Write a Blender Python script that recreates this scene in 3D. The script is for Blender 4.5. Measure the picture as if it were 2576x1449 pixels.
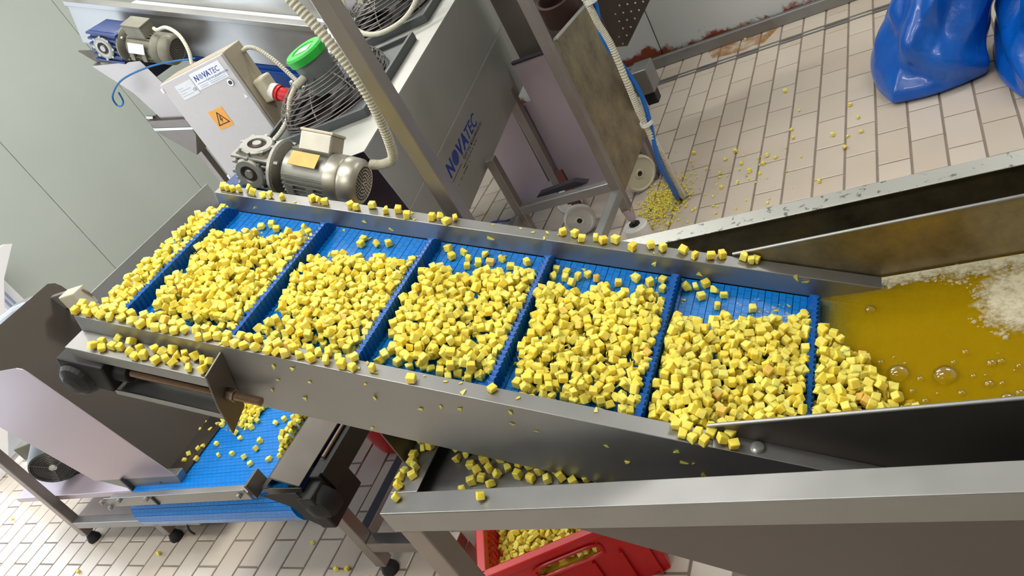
import bpy, bmesh, math, random
from mathutils import Vector, Matrix, Euler
import numpy as np

random.seed(7)
RNG = np.random.default_rng(11)
sc = bpy.context.scene
for o in list(bpy.data.objects):
    bpy.data.objects.remove(o, do_unlink=True)
COL = sc.collection
V = Vector

# ------------------------------------------------------------------ camera
F_PX, CAM_H = 1997.0, 1.60
cam_d = bpy.data.cameras.new('camera')
cam_d.sensor_width = 36.0
cam_d.lens = F_PX / 2576.0 * 36.0
cam_d.clip_start, cam_d.clip_end = 0.02, 60
cam = bpy.data.objects.new('camera', cam_d)
COL.objects.link(cam)
cx, cu, cf = V((.83291, .30957, -.45872)), V((.17498, .63906, .74899)), V((-.52501, .70411, -.47811))
cam.matrix_world = Matrix(((cx.x, cu.x, -cf.x, 0), (cx.y, cu.y, -cf.y, 0), (cx.z, cu.z, -cf.z, CAM_H), (0, 0, 0, 1)))
sc.camera = cam

# ------------------------------------------------------------------ world, lights, exposure
world = bpy.data.worlds.new('world')
sc.world = world
world.use_nodes = True
world.node_tree.nodes['Background'].inputs[0].default_value = (.78, .88, 1, 1)
world.node_tree.nodes['Background'].inputs[1].default_value = 1.0


def area(name, loc, rot, sx, sy, power, col):
    d = bpy.data.lights.new(name, 'AREA')
    d.shape = 'RECTANGLE'
    d.size, d.size_y, d.energy, d.color = sx, sy, power, col
    o = bpy.data.objects.new(name, d)
    o.location, o.rotation_euler = loc, rot
    COL.objects.link(o)
    return o


# daylight entering through the open doorway in the left wall
area('daylight_doorway', (-5.02, .95, 1.2), (0, math.radians(-90), 0), 2.2, 2.3, 62, (.80, .89, 1))
LAMPS = [(-3.4, .4), (-3.4, 2.2), (-3.4, 4.2), (-1.1, -.9), (-1.1, 1.0), (-2.3, 3.5), (1.2, 3.3)]
ZL = 2.96                      # unseen twin-tube battens, hung low so the added upward fill fits
for i, (lx, ly) in enumerate(LAMPS):
    area('lamp_fill_light', (lx, ly, ZL - .06), (0, 0, 0), 1.3, .26, 25, (1, .985, .95))
    area('lamp_fill_light', (lx, ly, ZL + .06), (math.pi, 0, 0), 1.3, .26, 14, (1, .985, .95))  # upward fill, added to brighten the hall by ceiling bounce
sc.view_settings.view_transform = 'Standard'
sc.view_settings.look = 'None'
sc.view_settings.exposure = -0.20
sc.view_settings.gamma = 1.0
sc.view_settings.use_curve_mapping = False
sc.cycles.use_denoising = True
sc.cycles.max_bounces = 6
sc.cycles.diffuse_bounces = 3
sc.cycles.glossy_bounces = 4
sc.cycles.use_adaptive_sampling = True
sc.cycles.adaptive_threshold = .08
sc.cycles.transparent_max_bounces = 28
sc.cycles.sample_clamp_indirect = 6.0
sc.cycles.caustics_reflective = False
sc.cycles.caustics_refractive = False


# ------------------------------------------------------------------ materials
def srgb(r, g, b):
    f = lambda c: (c / 255 / 12.92) if c / 255 <= .04045 else ((c / 255 + .055) / 1.055) ** 2.4
    return (f(r), f(g), f(b), 1)


MATS = {}


def new_mat(name):
    m = bpy.data.materials.new(name)
    m.use_nodes = True
    nt = m.node_tree
    b = nt.nodes['Principled BSDF']
    MATS[name] = m
    return m, nt, b


def mix_color(nt, fac, a, b):
    n = nt.nodes.new('ShaderNodeMix')
    n.data_type = 'RGBA'
    n.inputs[6].default_value, n.inputs[7].default_value = a, b
    nt.links.new(fac, n.inputs[0])
    return n.outputs[2]


def noise(nt, scale, detail=2, rough=.55, stretch=None, coord='Object'):
    tc = nt.nodes.new('ShaderNodeTexCoord')
    n = nt.nodes.new('ShaderNodeTexNoise')
    n.inputs['Scale'].default_value = scale
    n.inputs['Detail'].default_value = detail
    n.inputs['Roughness'].default_value = rough
    if stretch:
        mp = nt.nodes.new('ShaderNodeMapping')
        mp.inputs['Scale'].default_value = stretch
        nt.links.new(tc.outputs[coord], mp.inputs['Vector'])
        nt.links.new(mp.outputs[0], n.inputs['Vector'])
    else:
        nt.links.new(tc.outputs[coord], n.inputs['Vector'])
    return n.outputs[0]


def ramp(nt, fac, stops):
    r = nt.nodes.new('ShaderNodeValToRGB')
    e = r.color_ramp.elements
    e[0].position, e[0].color = stops[0]
    e[1].position, e[1].color = stops[-1]
    for p, c in stops[1:-1]:
        el = e.new(p)
        el.color = c
    nt.links.new(fac, r.inputs[0])
    return r.outputs[0]


def bump(nt, b, h, strength=.2, dist=.002):
    n = nt.nodes.new('ShaderNodeBump')
    n.inputs['Strength'].default_value = strength
    n.inputs['Distance'].default_value = dist
    nt.links.new(h, n.inputs['Height'])
    nt.links.new(n.outputs[0], b.inputs['Normal'])


def plain(name, col, rough=.5, metal=0., var=.12, scale=9., spec=.5, bmp=0., coat=0.):
    m, nt, b = new_mat(name)
    b.inputs['Roughness'].default_value = rough
    b.inputs['Metallic'].default_value = metal
    b.inputs['Specular IOR Level'].default_value = spec
    b.inputs['Coat Weight'].default_value = coat
    f = noise(nt, scale)
    lo = tuple(c * (1 - var) for c in col[:3]) + (1,)
    hi = tuple(min(1, c * (1 + var)) for c in col[:3]) + (1,)
    nt.links.new(mix_color(nt, f, lo, hi), b.inputs['Base Color'])
    if bmp:
        bump(nt, b, noise(nt, scale * 12, 4), bmp, .001)
    return m


def steel(name, col, rough=.34, stretch=(1, 14, 14), blot=.18, scale=6., metal=.85):
    """brushed stainless sheet: directional grain, soft blotches of dried starch"""
    m, nt, b = new_mat(name)
    b.inputs['Metallic'].default_value = metal
    f = noise(nt, scale, 3)
    g = noise(nt, 60, 1, .5, stretch)
    lo = tuple(c * (1 - blot) for c in col[:3]) + (1,)
    hi = tuple(min(1, c * (1 + blot)) for c in col[:3]) + (1,)
    nt.links.new(mix_color(nt, f, lo, hi), b.inputs['Base Color'])
    mr = nt.nodes.new('ShaderNodeMapRange')
    mr.inputs['To Min'].default_value, mr.inputs['To Max'].default_value = rough - .07, rough + .12
    nt.links.new(f, mr.inputs['Value'])
    nt.links.new(mr.outputs[0], b.inputs['Roughness'])
    bump(nt, b, g, .05, .0006)
    return m


steel('steel', srgb(160, 160, 159), .40)
steel('steel_dull', srgb(150, 150, 149), .46, blot=.25)
steel('steel_bright', srgb(196, 196, 193), .30)
steel('steel_dark', srgb(118, 112, 106), .42, blot=.3)
steel('steel_dryer', srgb(172, 172, 166), .42, blot=.12, scale=4, metal=.6)
steel('steel_hull', srgb(122, 116, 114), .5, blot=.15, scale=4)
steel('steel_chute', srgb(84, 78, 72), .40, blot=.2, scale=3)
steel('steel_pink_sheen', srgb(188, 174, 184), .36, blot=.12, scale=2.5, metal=.55)  # pinkish base paints a red reflection into the steel colour
steel('steel_fleck', srgb(196, 197, 192), .42, blot=.10, scale=6)
steel('steel_warm', srgb(150, 138, 116), .38, blot=.28, scale=14)
steel('steel_tube', srgb(152, 145, 140), .38, blot=.2)
steel('rod_steel', srgb(150, 128, 108), .38, (1, 1, 1))
plain('cast_alu', srgb(158, 158, 152), .48, .75, .25, 14, bmp=.15)
plain('cowl', srgb(186, 182, 170), .40, .85, .3, 12)
plain('dark_cast', srgb(96, 92, 82), .6, .3, .5, 22, bmp=.3)
plain('gear_blue', srgb(18, 66, 130), .42, 0, .35, 20, bmp=.1)
plain('navy_paint', srgb(28, 52, 108), .45, 0, .45, 26)
plain('motor_grey', srgb(120, 118, 104), .6, .1, .3, 20)
plain('rust_brown', srgb(92, 48, 36), .8, 0, .4, 30)
plain('white_plastic', srgb(228, 226, 220), .45, 0, .05, 8)
plain('cream_plastic', srgb(206, 198, 174), .5, 0, .08, 10)
plain('conduit', srgb(200, 196, 178), .5, 0, .12, 18)
plain('black_plastic', srgb(10, 10, 12), .58, 0, .2, 12)
plain('rubber', srgb(26, 24, 28), .6, 0, .2, 12)
plain('red_plastic', srgb(206, 8, 16), .32, 0, .12, 8)
plain('red_plug', srgb(204, 22, 34), .4)
plain('cabinet_grey', srgb(196, 193, 194), .5, 0, .04, 40, bmp=.05)
plain('cabinet_side', srgb(170, 160, 140), .5, 0, .06, 40)
plain('label_white', srgb(236, 238, 244), .5, 0, .03)
plain('label_silver', srgb(206, 206, 206), .4, .2, .06)
plain('label_tan', srgb(200, 170, 96), .5, .2, .2, 30)
plain('orange_label', srgb(238, 168, 66), .55, 0, .04)
plain('ink_blue', srgb(28, 52, 140), .5, 0, .05)
plain('ink_dark', srgb(44, 38, 50), .6, 0, .05)
plain('ink_brown', srgb(88, 52, 12), .6, 0, .05)
plain('ink_pale', srgb(150, 168, 196), .6, 0, .05)
plain('fan_dark', srgb(34, 26, 30), .55, .2, .3)
plain('fan_blade', srgb(52, 50, 54), .5, .2, .2)
plain('fan_plate', srgb(86, 90, 90), .5, .3, .2)
plain('fan_wire', srgb(124, 118, 112), .42, .6, .15, 40)
plain('fan_motor', srgb(108, 114, 112), .5, .2, .2)
plain('green_cap', srgb(42, 182, 62), .4, 0, .35, 26)
plain('blue_hose', srgb(20, 104, 190), .4, 0, .1)
plain('cable_blue', srgb(22, 100, 160), .4, 0, .1)
plain('navy_cord', srgb(36, 40, 130), .5, 0, .1)
plain('door_white', srgb(236, 236, 240), .4, 0, .03)
plain('ceiling_white', srgb(220, 220, 214), .8, 0, .03)
plain('wall_plain', srgb(214, 216, 212), .6, 0, .04, 3)  # even light grey for the unseen right and front walls
plain('ground_outside', srgb(190, 184, 176), .9, 0, .1, 3)
plain('grout', srgb(136, 122, 110), .85, 0, .3, 14)
plain('panel_joint', srgb(132, 137, 130), .8, 0, .1)
plain('brown_perf', srgb(74, 62, 54), .55, .4, .2, 10)
plain('pale_dot', srgb(206, 200, 186), .6)
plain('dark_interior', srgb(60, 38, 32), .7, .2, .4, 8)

nt = MATS['steel_fleck'].node_tree
b = nt.nodes['Principled BSDF']
fk = ramp(nt, noise(nt, 55, 3, .6), [(.60, srgb(198, 199, 194)), (.66, srgb(128, 130, 122))])
nt.links.new(fk, b.inputs['Base Color'])
nt = MATS['steel_warm'].node_tree
b = nt.nodes['Principled BSDF']
fk = ramp(nt, noise(nt, 9, 6, .7), [(.30, srgb(112, 100, 78)), (.55, srgb(150, 138, 112)), (.72, srgb(176, 158, 104))])
nt.links.new(fk, b.inputs['Base Color'])
# insulated wall sheet
m, nt, b = new_mat('wall_panel')
f = noise(nt, 2.2, 4)
nt.links.new(mix_color(nt, f, srgb(176, 185, 179), srgb(186, 194, 189)), b.inputs['Base Color'])
b.inputs['Roughness'].default_value = .5
# rusty wall: rust creeping up from the foot of the panel (stains with their own shape)
m, nt, b = new_mat('wall_rusty')
tc = nt.nodes.new('ShaderNodeTexCoord')
sep = nt.nodes.new('ShaderNodeSeparateXYZ')
nt.links.new(tc.outputs['Object'], sep.inputs[0])
nz = noise(nt, 5, 6, .72)
ma = nt.nodes.new('ShaderNodeMath')
ma.operation = 'MULTIPLY_ADD'
nt.links.new(nz, ma.inputs[0])
ma.inputs[1].default_value = -.37
nt.links.new(sep.outputs['Z'], ma.inputs[2])
rust = ramp(nt, ma.outputs[0], [(0.0, (1, 1, 1, 1)), (.012, (.0, .0, .0, 1))])
mr = nt.nodes.new('ShaderNodeMapRange')
mr.inputs['From Min'].default_value, mr.inputs['From Max'].default_value = -.115, -.085
mr.inputs['To Min'].default_value, mr.inputs['To Max'].default_value = 1, 0
nt.links.new(ma.outputs[0], mr.inputs['Value'])
fine = noise(nt, 24, 4, .7)
rc = mix_color(nt, fine, srgb(86, 26, 12), srgb(156, 74, 30))
mixn = nt.nodes.new('ShaderNodeMix')
mixn.data_type = 'RGBA'
nt.links.new(mr.outputs[0], mixn.inputs[0])
mixn.inputs[6].default_value = srgb(200, 202, 200)
nt.links.new(rc, mixn.inputs[7])
nt.links.new(mixn.outputs[2], b.inputs['Base Color'])
b.inputs['Roughness'].default_value = .55

# glazed floor tile
m, nt, b = new_mat('tile')
oi = nt.nodes.new('ShaderNodeObjectInfo')
ge = nt.nodes.new('ShaderNodeNewGeometry')
ad = nt.nodes.new('ShaderNodeMath')
ad.operation = 'ADD'
nt.links.new(oi.outputs['Random'], ad.inputs[0])
nt.links.new(ge.outputs['Random Per Island'], ad.inputs[1])
fr = nt.nodes.new('ShaderNodeMath')
fr.operation = 'FRACT'
nt.links.new(ad.outputs[0], fr.inputs[0])
base = mix_color(nt, fr.outputs[0], srgb(198, 184, 167), srgb(208, 196, 181))
stn = noise(nt, 3.5, 5, .6, coord='Generated')
nt.links.new(base, b.inputs['Base Color'])
b.inputs['Roughness'].default_value = .26
b.inputs['Specular IOR Level'].default_value = .5
bump(nt, b, noise(nt, 30, 3), .05, .001)

# potato
m, nt, b = new_mat('potato')
oi = nt.nodes.new('ShaderNodeObjectInfo')
ge = nt.nodes.new('ShaderNodeNewGeometry')
ad = nt.nodes.new('ShaderNodeMath')
ad.operation = 'ADD'
nt.links.new(oi.outputs['Random'], ad.inputs[0])
nt.links.new(ge.outputs['Random Per Island'], ad.inputs[1])
fr = nt.nodes.new('ShaderNodeMath')
fr.operation = 'FRACT'
nt.links.new(ad.outputs[0], fr.inputs[0])
pc = ramp(nt, fr.outputs[0], [(0, srgb(252, 227, 96)), (.3, srgb(253, 235, 120)), (.62, srgb(252, 221, 84)), (.96, srgb(252, 231, 108)), (.985, srgb(242, 206, 96)), (1, srgb(230, 190, 96))])
nt.links.new(pc, b.inputs['Base Color'])
b.inputs['Roughness'].default_value = .42
b.inputs['Specular IOR Level'].default_value = .35
b.inputs['Subsurface Weight'].default_value = .6
b.inputs['Subsurface Radius'].default_value = (.010, .007, .002)
b.inputs['Subsurface Scale'].default_value = 1.0
bump(nt, b, noise(nt, 140, 3), .18, .001)

# blue modular belting: fine dashes moulded in the plastic
def belt_mat(name, col, lo):
    m, nt, b = new_mat(name)
    tc = nt.nodes.new('ShaderNodeTexCoord')
    br = nt.nodes.new('ShaderNodeTexBrick')
    br.inputs['Scale'].default_value = 1
    br.inputs['Brick Width'].default_value = .021
    br.inputs['Row Height'].default_value = .0126
    br.inputs['Mortar Size'].default_value = .0007
    br.inputs['Mortar Smooth'].default_value = .1
    br.inputs['Color1'].default_value = col
    br.inputs['Color2'].default_value = tuple(c * .93 for c in col[:3]) + (1,)
    br.inputs['Mortar'].default_value = lo
    mp = nt.nodes.new('ShaderNodeMapping')
    nt.links.new(tc.outputs['UV'], mp.inputs[0])
    nt.links.new(mp.outputs[0], br.inputs['Vector'])
    st = noise(nt, 60, 5, .65)
    res = ramp(nt, st, [(.62, (0, 0, 0, 1)), (.76, (.35, .35, .35, 1))])
    sc_ = nt.nodes.new('ShaderNodeMix')
    sc_.data_type = 'RGBA'
    nt.links.new(res, sc_.inputs[0])
    nt.links.new(br.outputs['Color'], sc_.inputs[6])
    sc_.inputs[7].default_value = srgb(120, 178, 220)
    nt.links.new(sc_.outputs[2], b.inputs['Base Color'])
    b.inputs['Roughness'].default_value = .33
    b.inputs['Coat Weight'].default_value = .2
    return m


belt_mat('belt_blue', srgb(0, 130, 224), srgb(0, 80, 156))
plain('flight_blue', srgb(0, 92, 180), .36, 0, .12, 18)
plain('belt_under', srgb(0, 62, 140), .5, 0, .15, 12)

# cloudy yellow wash water
m, nt, b = new_mat('water')
nz = noise(nt, 5, 4)
nt.links.new(mix_color(nt, nz, srgb(186, 156, 6), srgb(204, 174, 16)), b.inputs['Base Color'])
b.inputs['Roughness'].default_value = .06
b.inputs['IOR'].default_value = 1.33
tr = nt.nodes.new('ShaderNodeBsdfTransparent')
tr.inputs[0].default_value = (.95, .90, .60, 1)
ms = nt.nodes.new('ShaderNodeMixShader')
ms.inputs[0].default_value = .30
out = nt.nodes['Material Output']
nt.links.new(tr.outputs[0], ms.inputs[1])
nt.links.new(b.outputs[0], ms.inputs[2])
nt.links.new(ms.outputs[0], out.inputs[0])
bump(nt, b, noise(nt, 26, 2), .12, .003)
# suspended silt that makes the water cloudy with depth
m, nt, b = new_mat('silt')
nt.links.new(mix_color(nt, noise(nt, 5, 4), srgb(186, 156, 6), srgb(204, 174, 16)), b.inputs['Base Color'])
b.inputs['Roughness'].default_value = .9
b.inputs['Specular IOR Level'].default_value = 0
tr = nt.nodes.new('ShaderNodeBsdfTransparent')
tr.inputs[0].default_value = (.96, .92, .68, 1)
ms = nt.nodes.new('ShaderNodeMixShader')
ms.inputs[0].default_value = .22
nt.links.new(tr.outputs[0], ms.inputs[1])
nt.links.new(b.outputs[0], ms.inputs[2])
nt.links.new(ms.outputs[0], nt.nodes['Material Output'].inputs[0])
# froth
m, nt, b = new_mat('foam')
b.inputs['Base Color'].default_value = srgb(226, 222, 198)
b.inputs['Roughness'].default_value = .35
tr = nt.nodes.new('ShaderNodeBsdfTransparent')
ms = nt.nodes.new('ShaderNodeMixShader')
ms.inputs[0].default_value = .30
nt.links.new(tr.outputs[0], ms.inputs[1])
nt.links.new(b.outputs[0], ms.inputs[2])
nt.links.new(ms.outputs[0], nt.nodes['Material Output'].inputs[0])
m, nt, b = new_mat('foam_film')
b.inputs['Base Color'].default_value = srgb(214, 206, 176)
b.inputs['Roughness'].default_value = .5
tr = nt.nodes.new('ShaderNodeBsdfTransparent')
ms = nt.nodes.new('ShaderNodeMixShader')
at = nt.nodes.new('ShaderNodeAttribute')
at.attribute_name = 'cover'
mu = nt.nodes.new('ShaderNodeMath')
mu.operation = 'MULTIPLY_ADD'
nt.links.new(noise(nt, 75, 6, .7), mu.inputs[0])
mu.inputs[1].default_value = 1.5
ad = nt.nodes.new('ShaderNodeMath')
ad.operation = 'MULTIPLY_ADD'
nt.links.new(at.outputs['Fac'], ad.inputs[0])
ad.inputs[1].default_value = 1.0
ad.inputs[2].default_value = -1.12
nt.links.new(ad.outputs[0], mu.inputs[2])
cl = nt.nodes.new('ShaderNodeMapRange')
cl.inputs['From Min'].default_value, cl.inputs['From Max'].default_value = 0, .55
cl.inputs['To Min'].default_value, cl.inputs['To Max'].default_value = 0, .82
nt.links.new(mu.outputs[0], cl.inputs['Value'])
nt.links.new(cl.outputs[0], ms.inputs[0])
nt.links.new(tr.outputs[0], ms.inputs[1])
nt.links.new(b.outputs[0], ms.inputs[2])
nt.links.new(ms.outputs[0], nt.nodes['Material Output'].inputs[0])
# thin bubble skin
m, nt, b = new_mat('bubble')
b.inputs['Base Color'].default_value = srgb(240, 232, 190)
b.inputs['Roughness'].default_value = .03
tr = nt.nodes.new('ShaderNodeBsdfTransparent')
gl = nt.nodes.new('ShaderNodeBsdfGlossy')
gl.inputs['Roughness'].default_value = .04
lw = nt.nodes.new('ShaderNodeLayerWeight')
lw.inputs[0].default_value = .35
ms = nt.nodes.new('ShaderNodeMixShader')
nt.links.new(lw.outputs['Facing'], ms.inputs[0])
nt.links.new(tr.outputs[0], ms.inputs[1])
nt.links.new(gl.outputs[0], ms.inputs[2])
nt.links.new(ms.outputs[0], nt.nodes['Material Output'].inputs[0])
# blue polythene bag
m, nt, b = new_mat('bag_blue')
nt.links.new(mix_color(nt, noise(nt, 5, 3), srgb(0, 70, 168), srgb(4, 106, 206)), b.inputs['Base Color'])
b.inputs['Roughness'].default_value = .3
b.inputs['Coat Weight'].default_value = .3
bump(nt, b, noise(nt, 22, 3), .25, .01)
# lamp diffuser
m, nt, b = new_mat('lamp_glow')
b.inputs['Emission Color'].default_value = (1, .97, .9, 1)
b.inputs['Emission Strength'].default_value = 9
m.cycles.emission_sampling = 'NONE'


# ------------------------------------------------------------------ mesh building
class MB:
    """collects shapes in world coordinates; build() links them as one mesh object"""

    def __init__(s):
        s.v, s.f = [], []

    def add(s, vs, fs):
        n = len(s.v)
        s.v += [tuple(p) for p in vs]
        s.f += [tuple(i + n for i in f) for f in fs]
        return s

    def obox(s, c, ax, ay, az):
        c, ax, ay, az = V(c), V(ax), V(ay), V(az)
        vs = [c + ax * i + ay * j + az * k for k in (-1, 1) for j in (-1, 1) for i in (-1, 1)]
        fs = [(0, 2, 3, 1), (4, 5, 7, 6), (0, 1, 5, 4), (2, 6, 7, 3), (0, 4, 6, 2), (1, 3, 7, 5)]
        if ax.cross(ay).dot(az) < 0:
            fs = [f[::-1] for f in fs]
        return s.add(vs, fs)

    def box(s, lo, hi):
        lo, hi = V(lo), V(hi)
        h = (hi - lo) / 2
        return s.obox((lo + hi) / 2, (h.x, 0, 0), (0, h.y, 0), (0, 0, h.z))

    def prism(s, poly, ext):
        """polygon (3D points) extruded by vector"""
        n = len(poly)
        e = V(ext)
        p = [V(q) for q in poly]
        nrm = V((0, 0, 0))
        for i in range(n):
            a, b2 = p[i], p[(i + 1) % n]
            nrm += a.cross(b2)
        vs = p + [q + e for q in p]
        fs = [tuple(range(n))[::-1], tuple(range(n, 2 * n))]
        fs += [(i, (i + 1) % n, n + (i + 1) % n, n + i) for i in range(n)]
        if nrm.dot(e) < 0:
            fs = [f[::-1] for f in fs]
        return s.add(vs, fs)

    def cyl(s, p0, p1, r0, r1=None, seg=20, caps=True):
        p0, p1 = V(p0), V(p1)
        r1 = r0 if r1 is None else r1
        a = (p1 - p0).normalized()
        u = a.orthogonal().normalized()
        w = a.cross(u)
        vs = []
        for p, r in ((p0, r0), (p1, r1)):
            vs += [p + (u * math.cos(t) + w * math.sin(t)) * r for t in [2 * math.pi * i / seg for i in range(seg)]]
        fs = [(i, (i + 1) % seg, seg + (i + 1) % seg, seg + i) for i in range(seg)]
        if caps:
            fs += [tuple(range(seg))[::-1], tuple(range(seg, 2 * seg))]
        return s.add(vs, fs)

    def lathe(s, o, axis, prof, seg=24, ref=None):
        """profile [(along, radius)...] turned about axis"""
        o, a = V(o), V(axis).normalized()
        u = (V(ref) - a * V(ref).dot(a)).normalized() if ref is not None else a.orthogonal().normalized()
        w = a.cross(u)
        vs, fs = [], []
        for (h, r) in prof:
            vs += [o + a * h + (u * math.cos(2 * math.pi * i / seg) + w * math.sin(2 * math.pi * i / seg)) * max(r, 1e-5) for i in range(seg)]
        for k in range(len(prof) - 1):
            fs += [(k * seg + i, k * seg + (i + 1) % seg, (k + 1) * seg + (i + 1) % seg, (k + 1) * seg + i) for i in range(seg)]
        return s.add(vs, fs)

    def tube(s, pts, r, seg=8, caps=True, rad=None):
        pts = [V(p) for p in pts]
        n = len(pts)
        vs, fs = [], []
        up = None
        for i, p in enumerate(pts):
            t = (pts[min(i + 1, n - 1)] - pts[max(i - 1, 0)]).normalized()
            if up is None:
                up = t.orthogonal().normalized()
            up = (up - t * up.dot(t)).normalized()
            w = t.cross(up)
            rr = rad[i] if rad else r
            vs += [p + (up * math.cos(2 * math.pi * k / seg) + w * math.sin(2 * math.pi * k / seg)) * rr for k in range(seg)]
        for i in range(n - 1):
            fs += [(i * seg + k, i * seg + (k + 1) % seg, (i + 1) * seg + (k + 1) % seg, (i + 1) * seg + k) for k in range(seg)]
        if caps:
            fs += [tuple(range(seg))[::-1], tuple(range((n - 1) * seg, n * seg))]
        return s.add(vs, fs)

    def build(s, name, mat, parent=None, smooth=False, bevel=0., segs=2, uv=None):
        off = V((0, 0, 0))
        p = parent
        while p is not None:
            off += p.location
            p = p.parent
        me = bpy.data.meshes.new(name)
        me.from_pydata([(V(q) - off)[:] for q in s.v], [], s.f)
        me.materials.append(MATS[mat])
        if smooth:
            me.polygons.foreach_set('use_smooth', [True] * len(me.polygons))
        if uv:
            l = me.uv_layers.new(name='UV')
            for lp in me.loops:
                l.data[lp.index].uv = uv(V(s.v[lp.vertex_index]))
        me.update()
        o = bpy.data.objects.new(name, me)
        COL.objects.link(o)
        o.parent = parent
        if smooth and len(me.polygons):
            try:
                md = o.modifiers.new('smooth', 'NODES')
                o.modifiers.remove(md)
                me.set_sharp_from_angle(angle=math.radians(38))
            except Exception:
                pass
        if bevel:
            md = o.modifiers.new('bevel', 'BEVEL')
            md.width, md.segments, md.limit_method, md.angle_limit = bevel, segs, 'ANGLE', math.radians(35)
        return o


def curve_pts(ctrl, n):
    """Catmull-Rom through control points, n samples"""
    c = [V(p) for p in ctrl]
    c = [c[0] * 2 - c[1]] + c + [c[-1] * 2 - c[-2]]
    out_, m_ = [], len(c) - 3
    for i in range(n):
        t = i / (n - 1) * m_
        k = min(int(t), m_ - 1)
        t -= k
        a, b2, d, e = c[k:k + 4]
        out_.append(.5 * ((2 * b2) + (d - a) * t + (2 * a - 5 * b2 + 4 * d - e) * t * t + (3 * b2 - a - 3 * d + e) * t ** 3))
    return out_


def ribbed(ctrl, r, pitch=.008, depth=.16, seg=10):
    fine = curve_pts(ctrl, 200)
    ln = sum((fine[i + 1] - fine[i]).length for i in range(199))
    n = max(8, int(ln / pitch) * 4)
    pts = curve_pts(ctrl, n)
    rad = [r * (1 - depth * (1 if (i % 4) in (0, 3) else 0)) for i in range(n)]
    return MB().tube(pts, r, seg, True, rad)


def thing(name, label, cat, loc, group=None):
    o = bpy.data.objects.new(name, None)
    COL.objects.link(o)
    o.location = loc
    o.empty_display_size = .05
    o['label'], o['category'] = label, cat
    if group:
        o['group'] = group
    return o


def tag(o, label, cat, group=None, kind=None):
    o['label'], o['category'] = label, cat
    if group:
        o['group'] = group
    if kind:
        o['kind'] = kind
    return o


def recenter(o, loc):
    """move a single-mesh thing's origin to its base"""
    loc = V(loc)
    o.data.transform(Matrix.Translation(-loc))
    o.location = loc
    return o


def struct(o, label=None):
    o['kind'] = 'structure'
    if label:
        o['label'] = label
    return o


def text_part(name, body, origin, right, up, height, mat, parent, shear=0., bold=0., align='LEFT'):
    cu_ = bpy.data.curves.new(name, 'FONT')
    cu_.body, cu_.size, cu_.shear, cu_.offset, cu_.align_x = body, 1.0, shear, bold, align
    cu_.extrude = .004
    cu_.resolution_u = 3
    tmp = bpy.data.objects.new('tmp', cu_)
    COL.objects.link(tmp)
    dg = bpy.context.evaluated_depsgraph_get()
    me = bpy.data.meshes.new_from_object(tmp.evaluated_get(dg))
    bpy.data.objects.remove(tmp, do_unlink=True)
    right, up, origin = V(right).normalized(), V(up).normalized(), V(origin)
    nr = right.cross(up)
    off = V((0, 0, 0))
    p = parent
    while p is not None:
        off += p.location
        p = p.parent
    k = height / .7
    M = Matrix(((right.x * k, up.x * k, nr.x * k, 0), (right.y * k, up.y * k, nr.y * k, 0), (right.z * k, up.z * k, nr.z * k, 0), (0, 0, 0, 1)))
    me.transform(Matrix.Translation(origin - off) @ M)
    me.materials.clear()
    me.materials.append(MATS[mat])
    me.name = name
    o = bpy.data.objects.new(name, me)
    COL.objects.link(o)
    o.parent = parent
    return o


def project(p):
    d = V(p) - V((0, 0, CAM_H))
    z = d.dot(cf)
    return (d.dot(cx) / z * F_PX + 1288, -d.dot(cu) / z * F_PX + 724.5, z)


# ================================================================== the room
RX0, RX1, RY0, RY1, RZ = -5.0, 2.6, -3.0, 6.4, 3.3
floor = struct(MB().box((RX0, RY0, -.10), (RX1, RY1, -.003)).build('floor', 'grout'), 'beige glazed tile floor with dark joints')
TX, TY, TJ = .1095, .2150, .0075
tile_me = None
tiles = []
for k in range(-42, 28):
    x0 = -.4296 + k * TX
    if x0 < RX0 or x0 + TX > RX1:
        continue
    ph = 3.066 if k % 2 else 3.066 + TY / 2
    for j in range(-29, 16):
        y0 = ph + j * TY
        if y0 < -2.9 or y0 + TY > RY1:
            continue
        if y0 + TY > 3.985 and y0 < 4.04:      # the drain channel runs here
            if y0 + TY - 3.985 > .02:
                tiles.append((x0, y0, 3.985 - y0, 0))
            if y0 < 4.04 and y0 + TY > 4.06:
                tiles.append((x0, 4.04, y0 + TY - 4.04, 0))
            continue
        u, v, z = project((x0 + TX / 2, y0 + TY / 2, 0))
        vis = z > 0 and -30 < u < 2606 and -30 < v < 1479 and ((v > 1040 and u < 1010 and not (380 < u < 830 and v < 1290)) or (u > 1180 and v < 620) or (v > 1330 and u > 1480))
        tiles.append((x0, y0, TY, (1 / z ** 2) if vis else 0))
tiles.sort(key=lambda t: -t[3])


def tile_mb(mb, x0, y0, ln):
    a, e = TJ / 2, .0018
    lo, hi = V((x0 + a, y0 + a, -.006)), V((x0 + TX - a, y0 + ln - a, 0))
    vs = [(lo.x, lo.y, lo.z), (hi.x, lo.y, lo.z), (hi.x, hi.y, lo.z), (lo.x, hi.y, lo.z),
          (lo.x, lo.y, -e), (hi.x, lo.y, -e), (hi.x, hi.y, -e), (lo.x, hi.y, -e),
          (lo.x + e, lo.y + e, 0), (hi.x - e, lo.y + e, 0), (hi.x - e, hi.y - e, 0), (lo.x + e, hi.y - e, 0)]
    fs = [(8, 9, 10, 11)]
    for b0, t0 in ((0, 4), (4, 8)):
        fs += [(b0 + i, b0 + (i + 1) % 4, t0 + (i + 1) % 4, t0 + i) for i in range(4)]
    mb.add(vs, fs)


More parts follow.
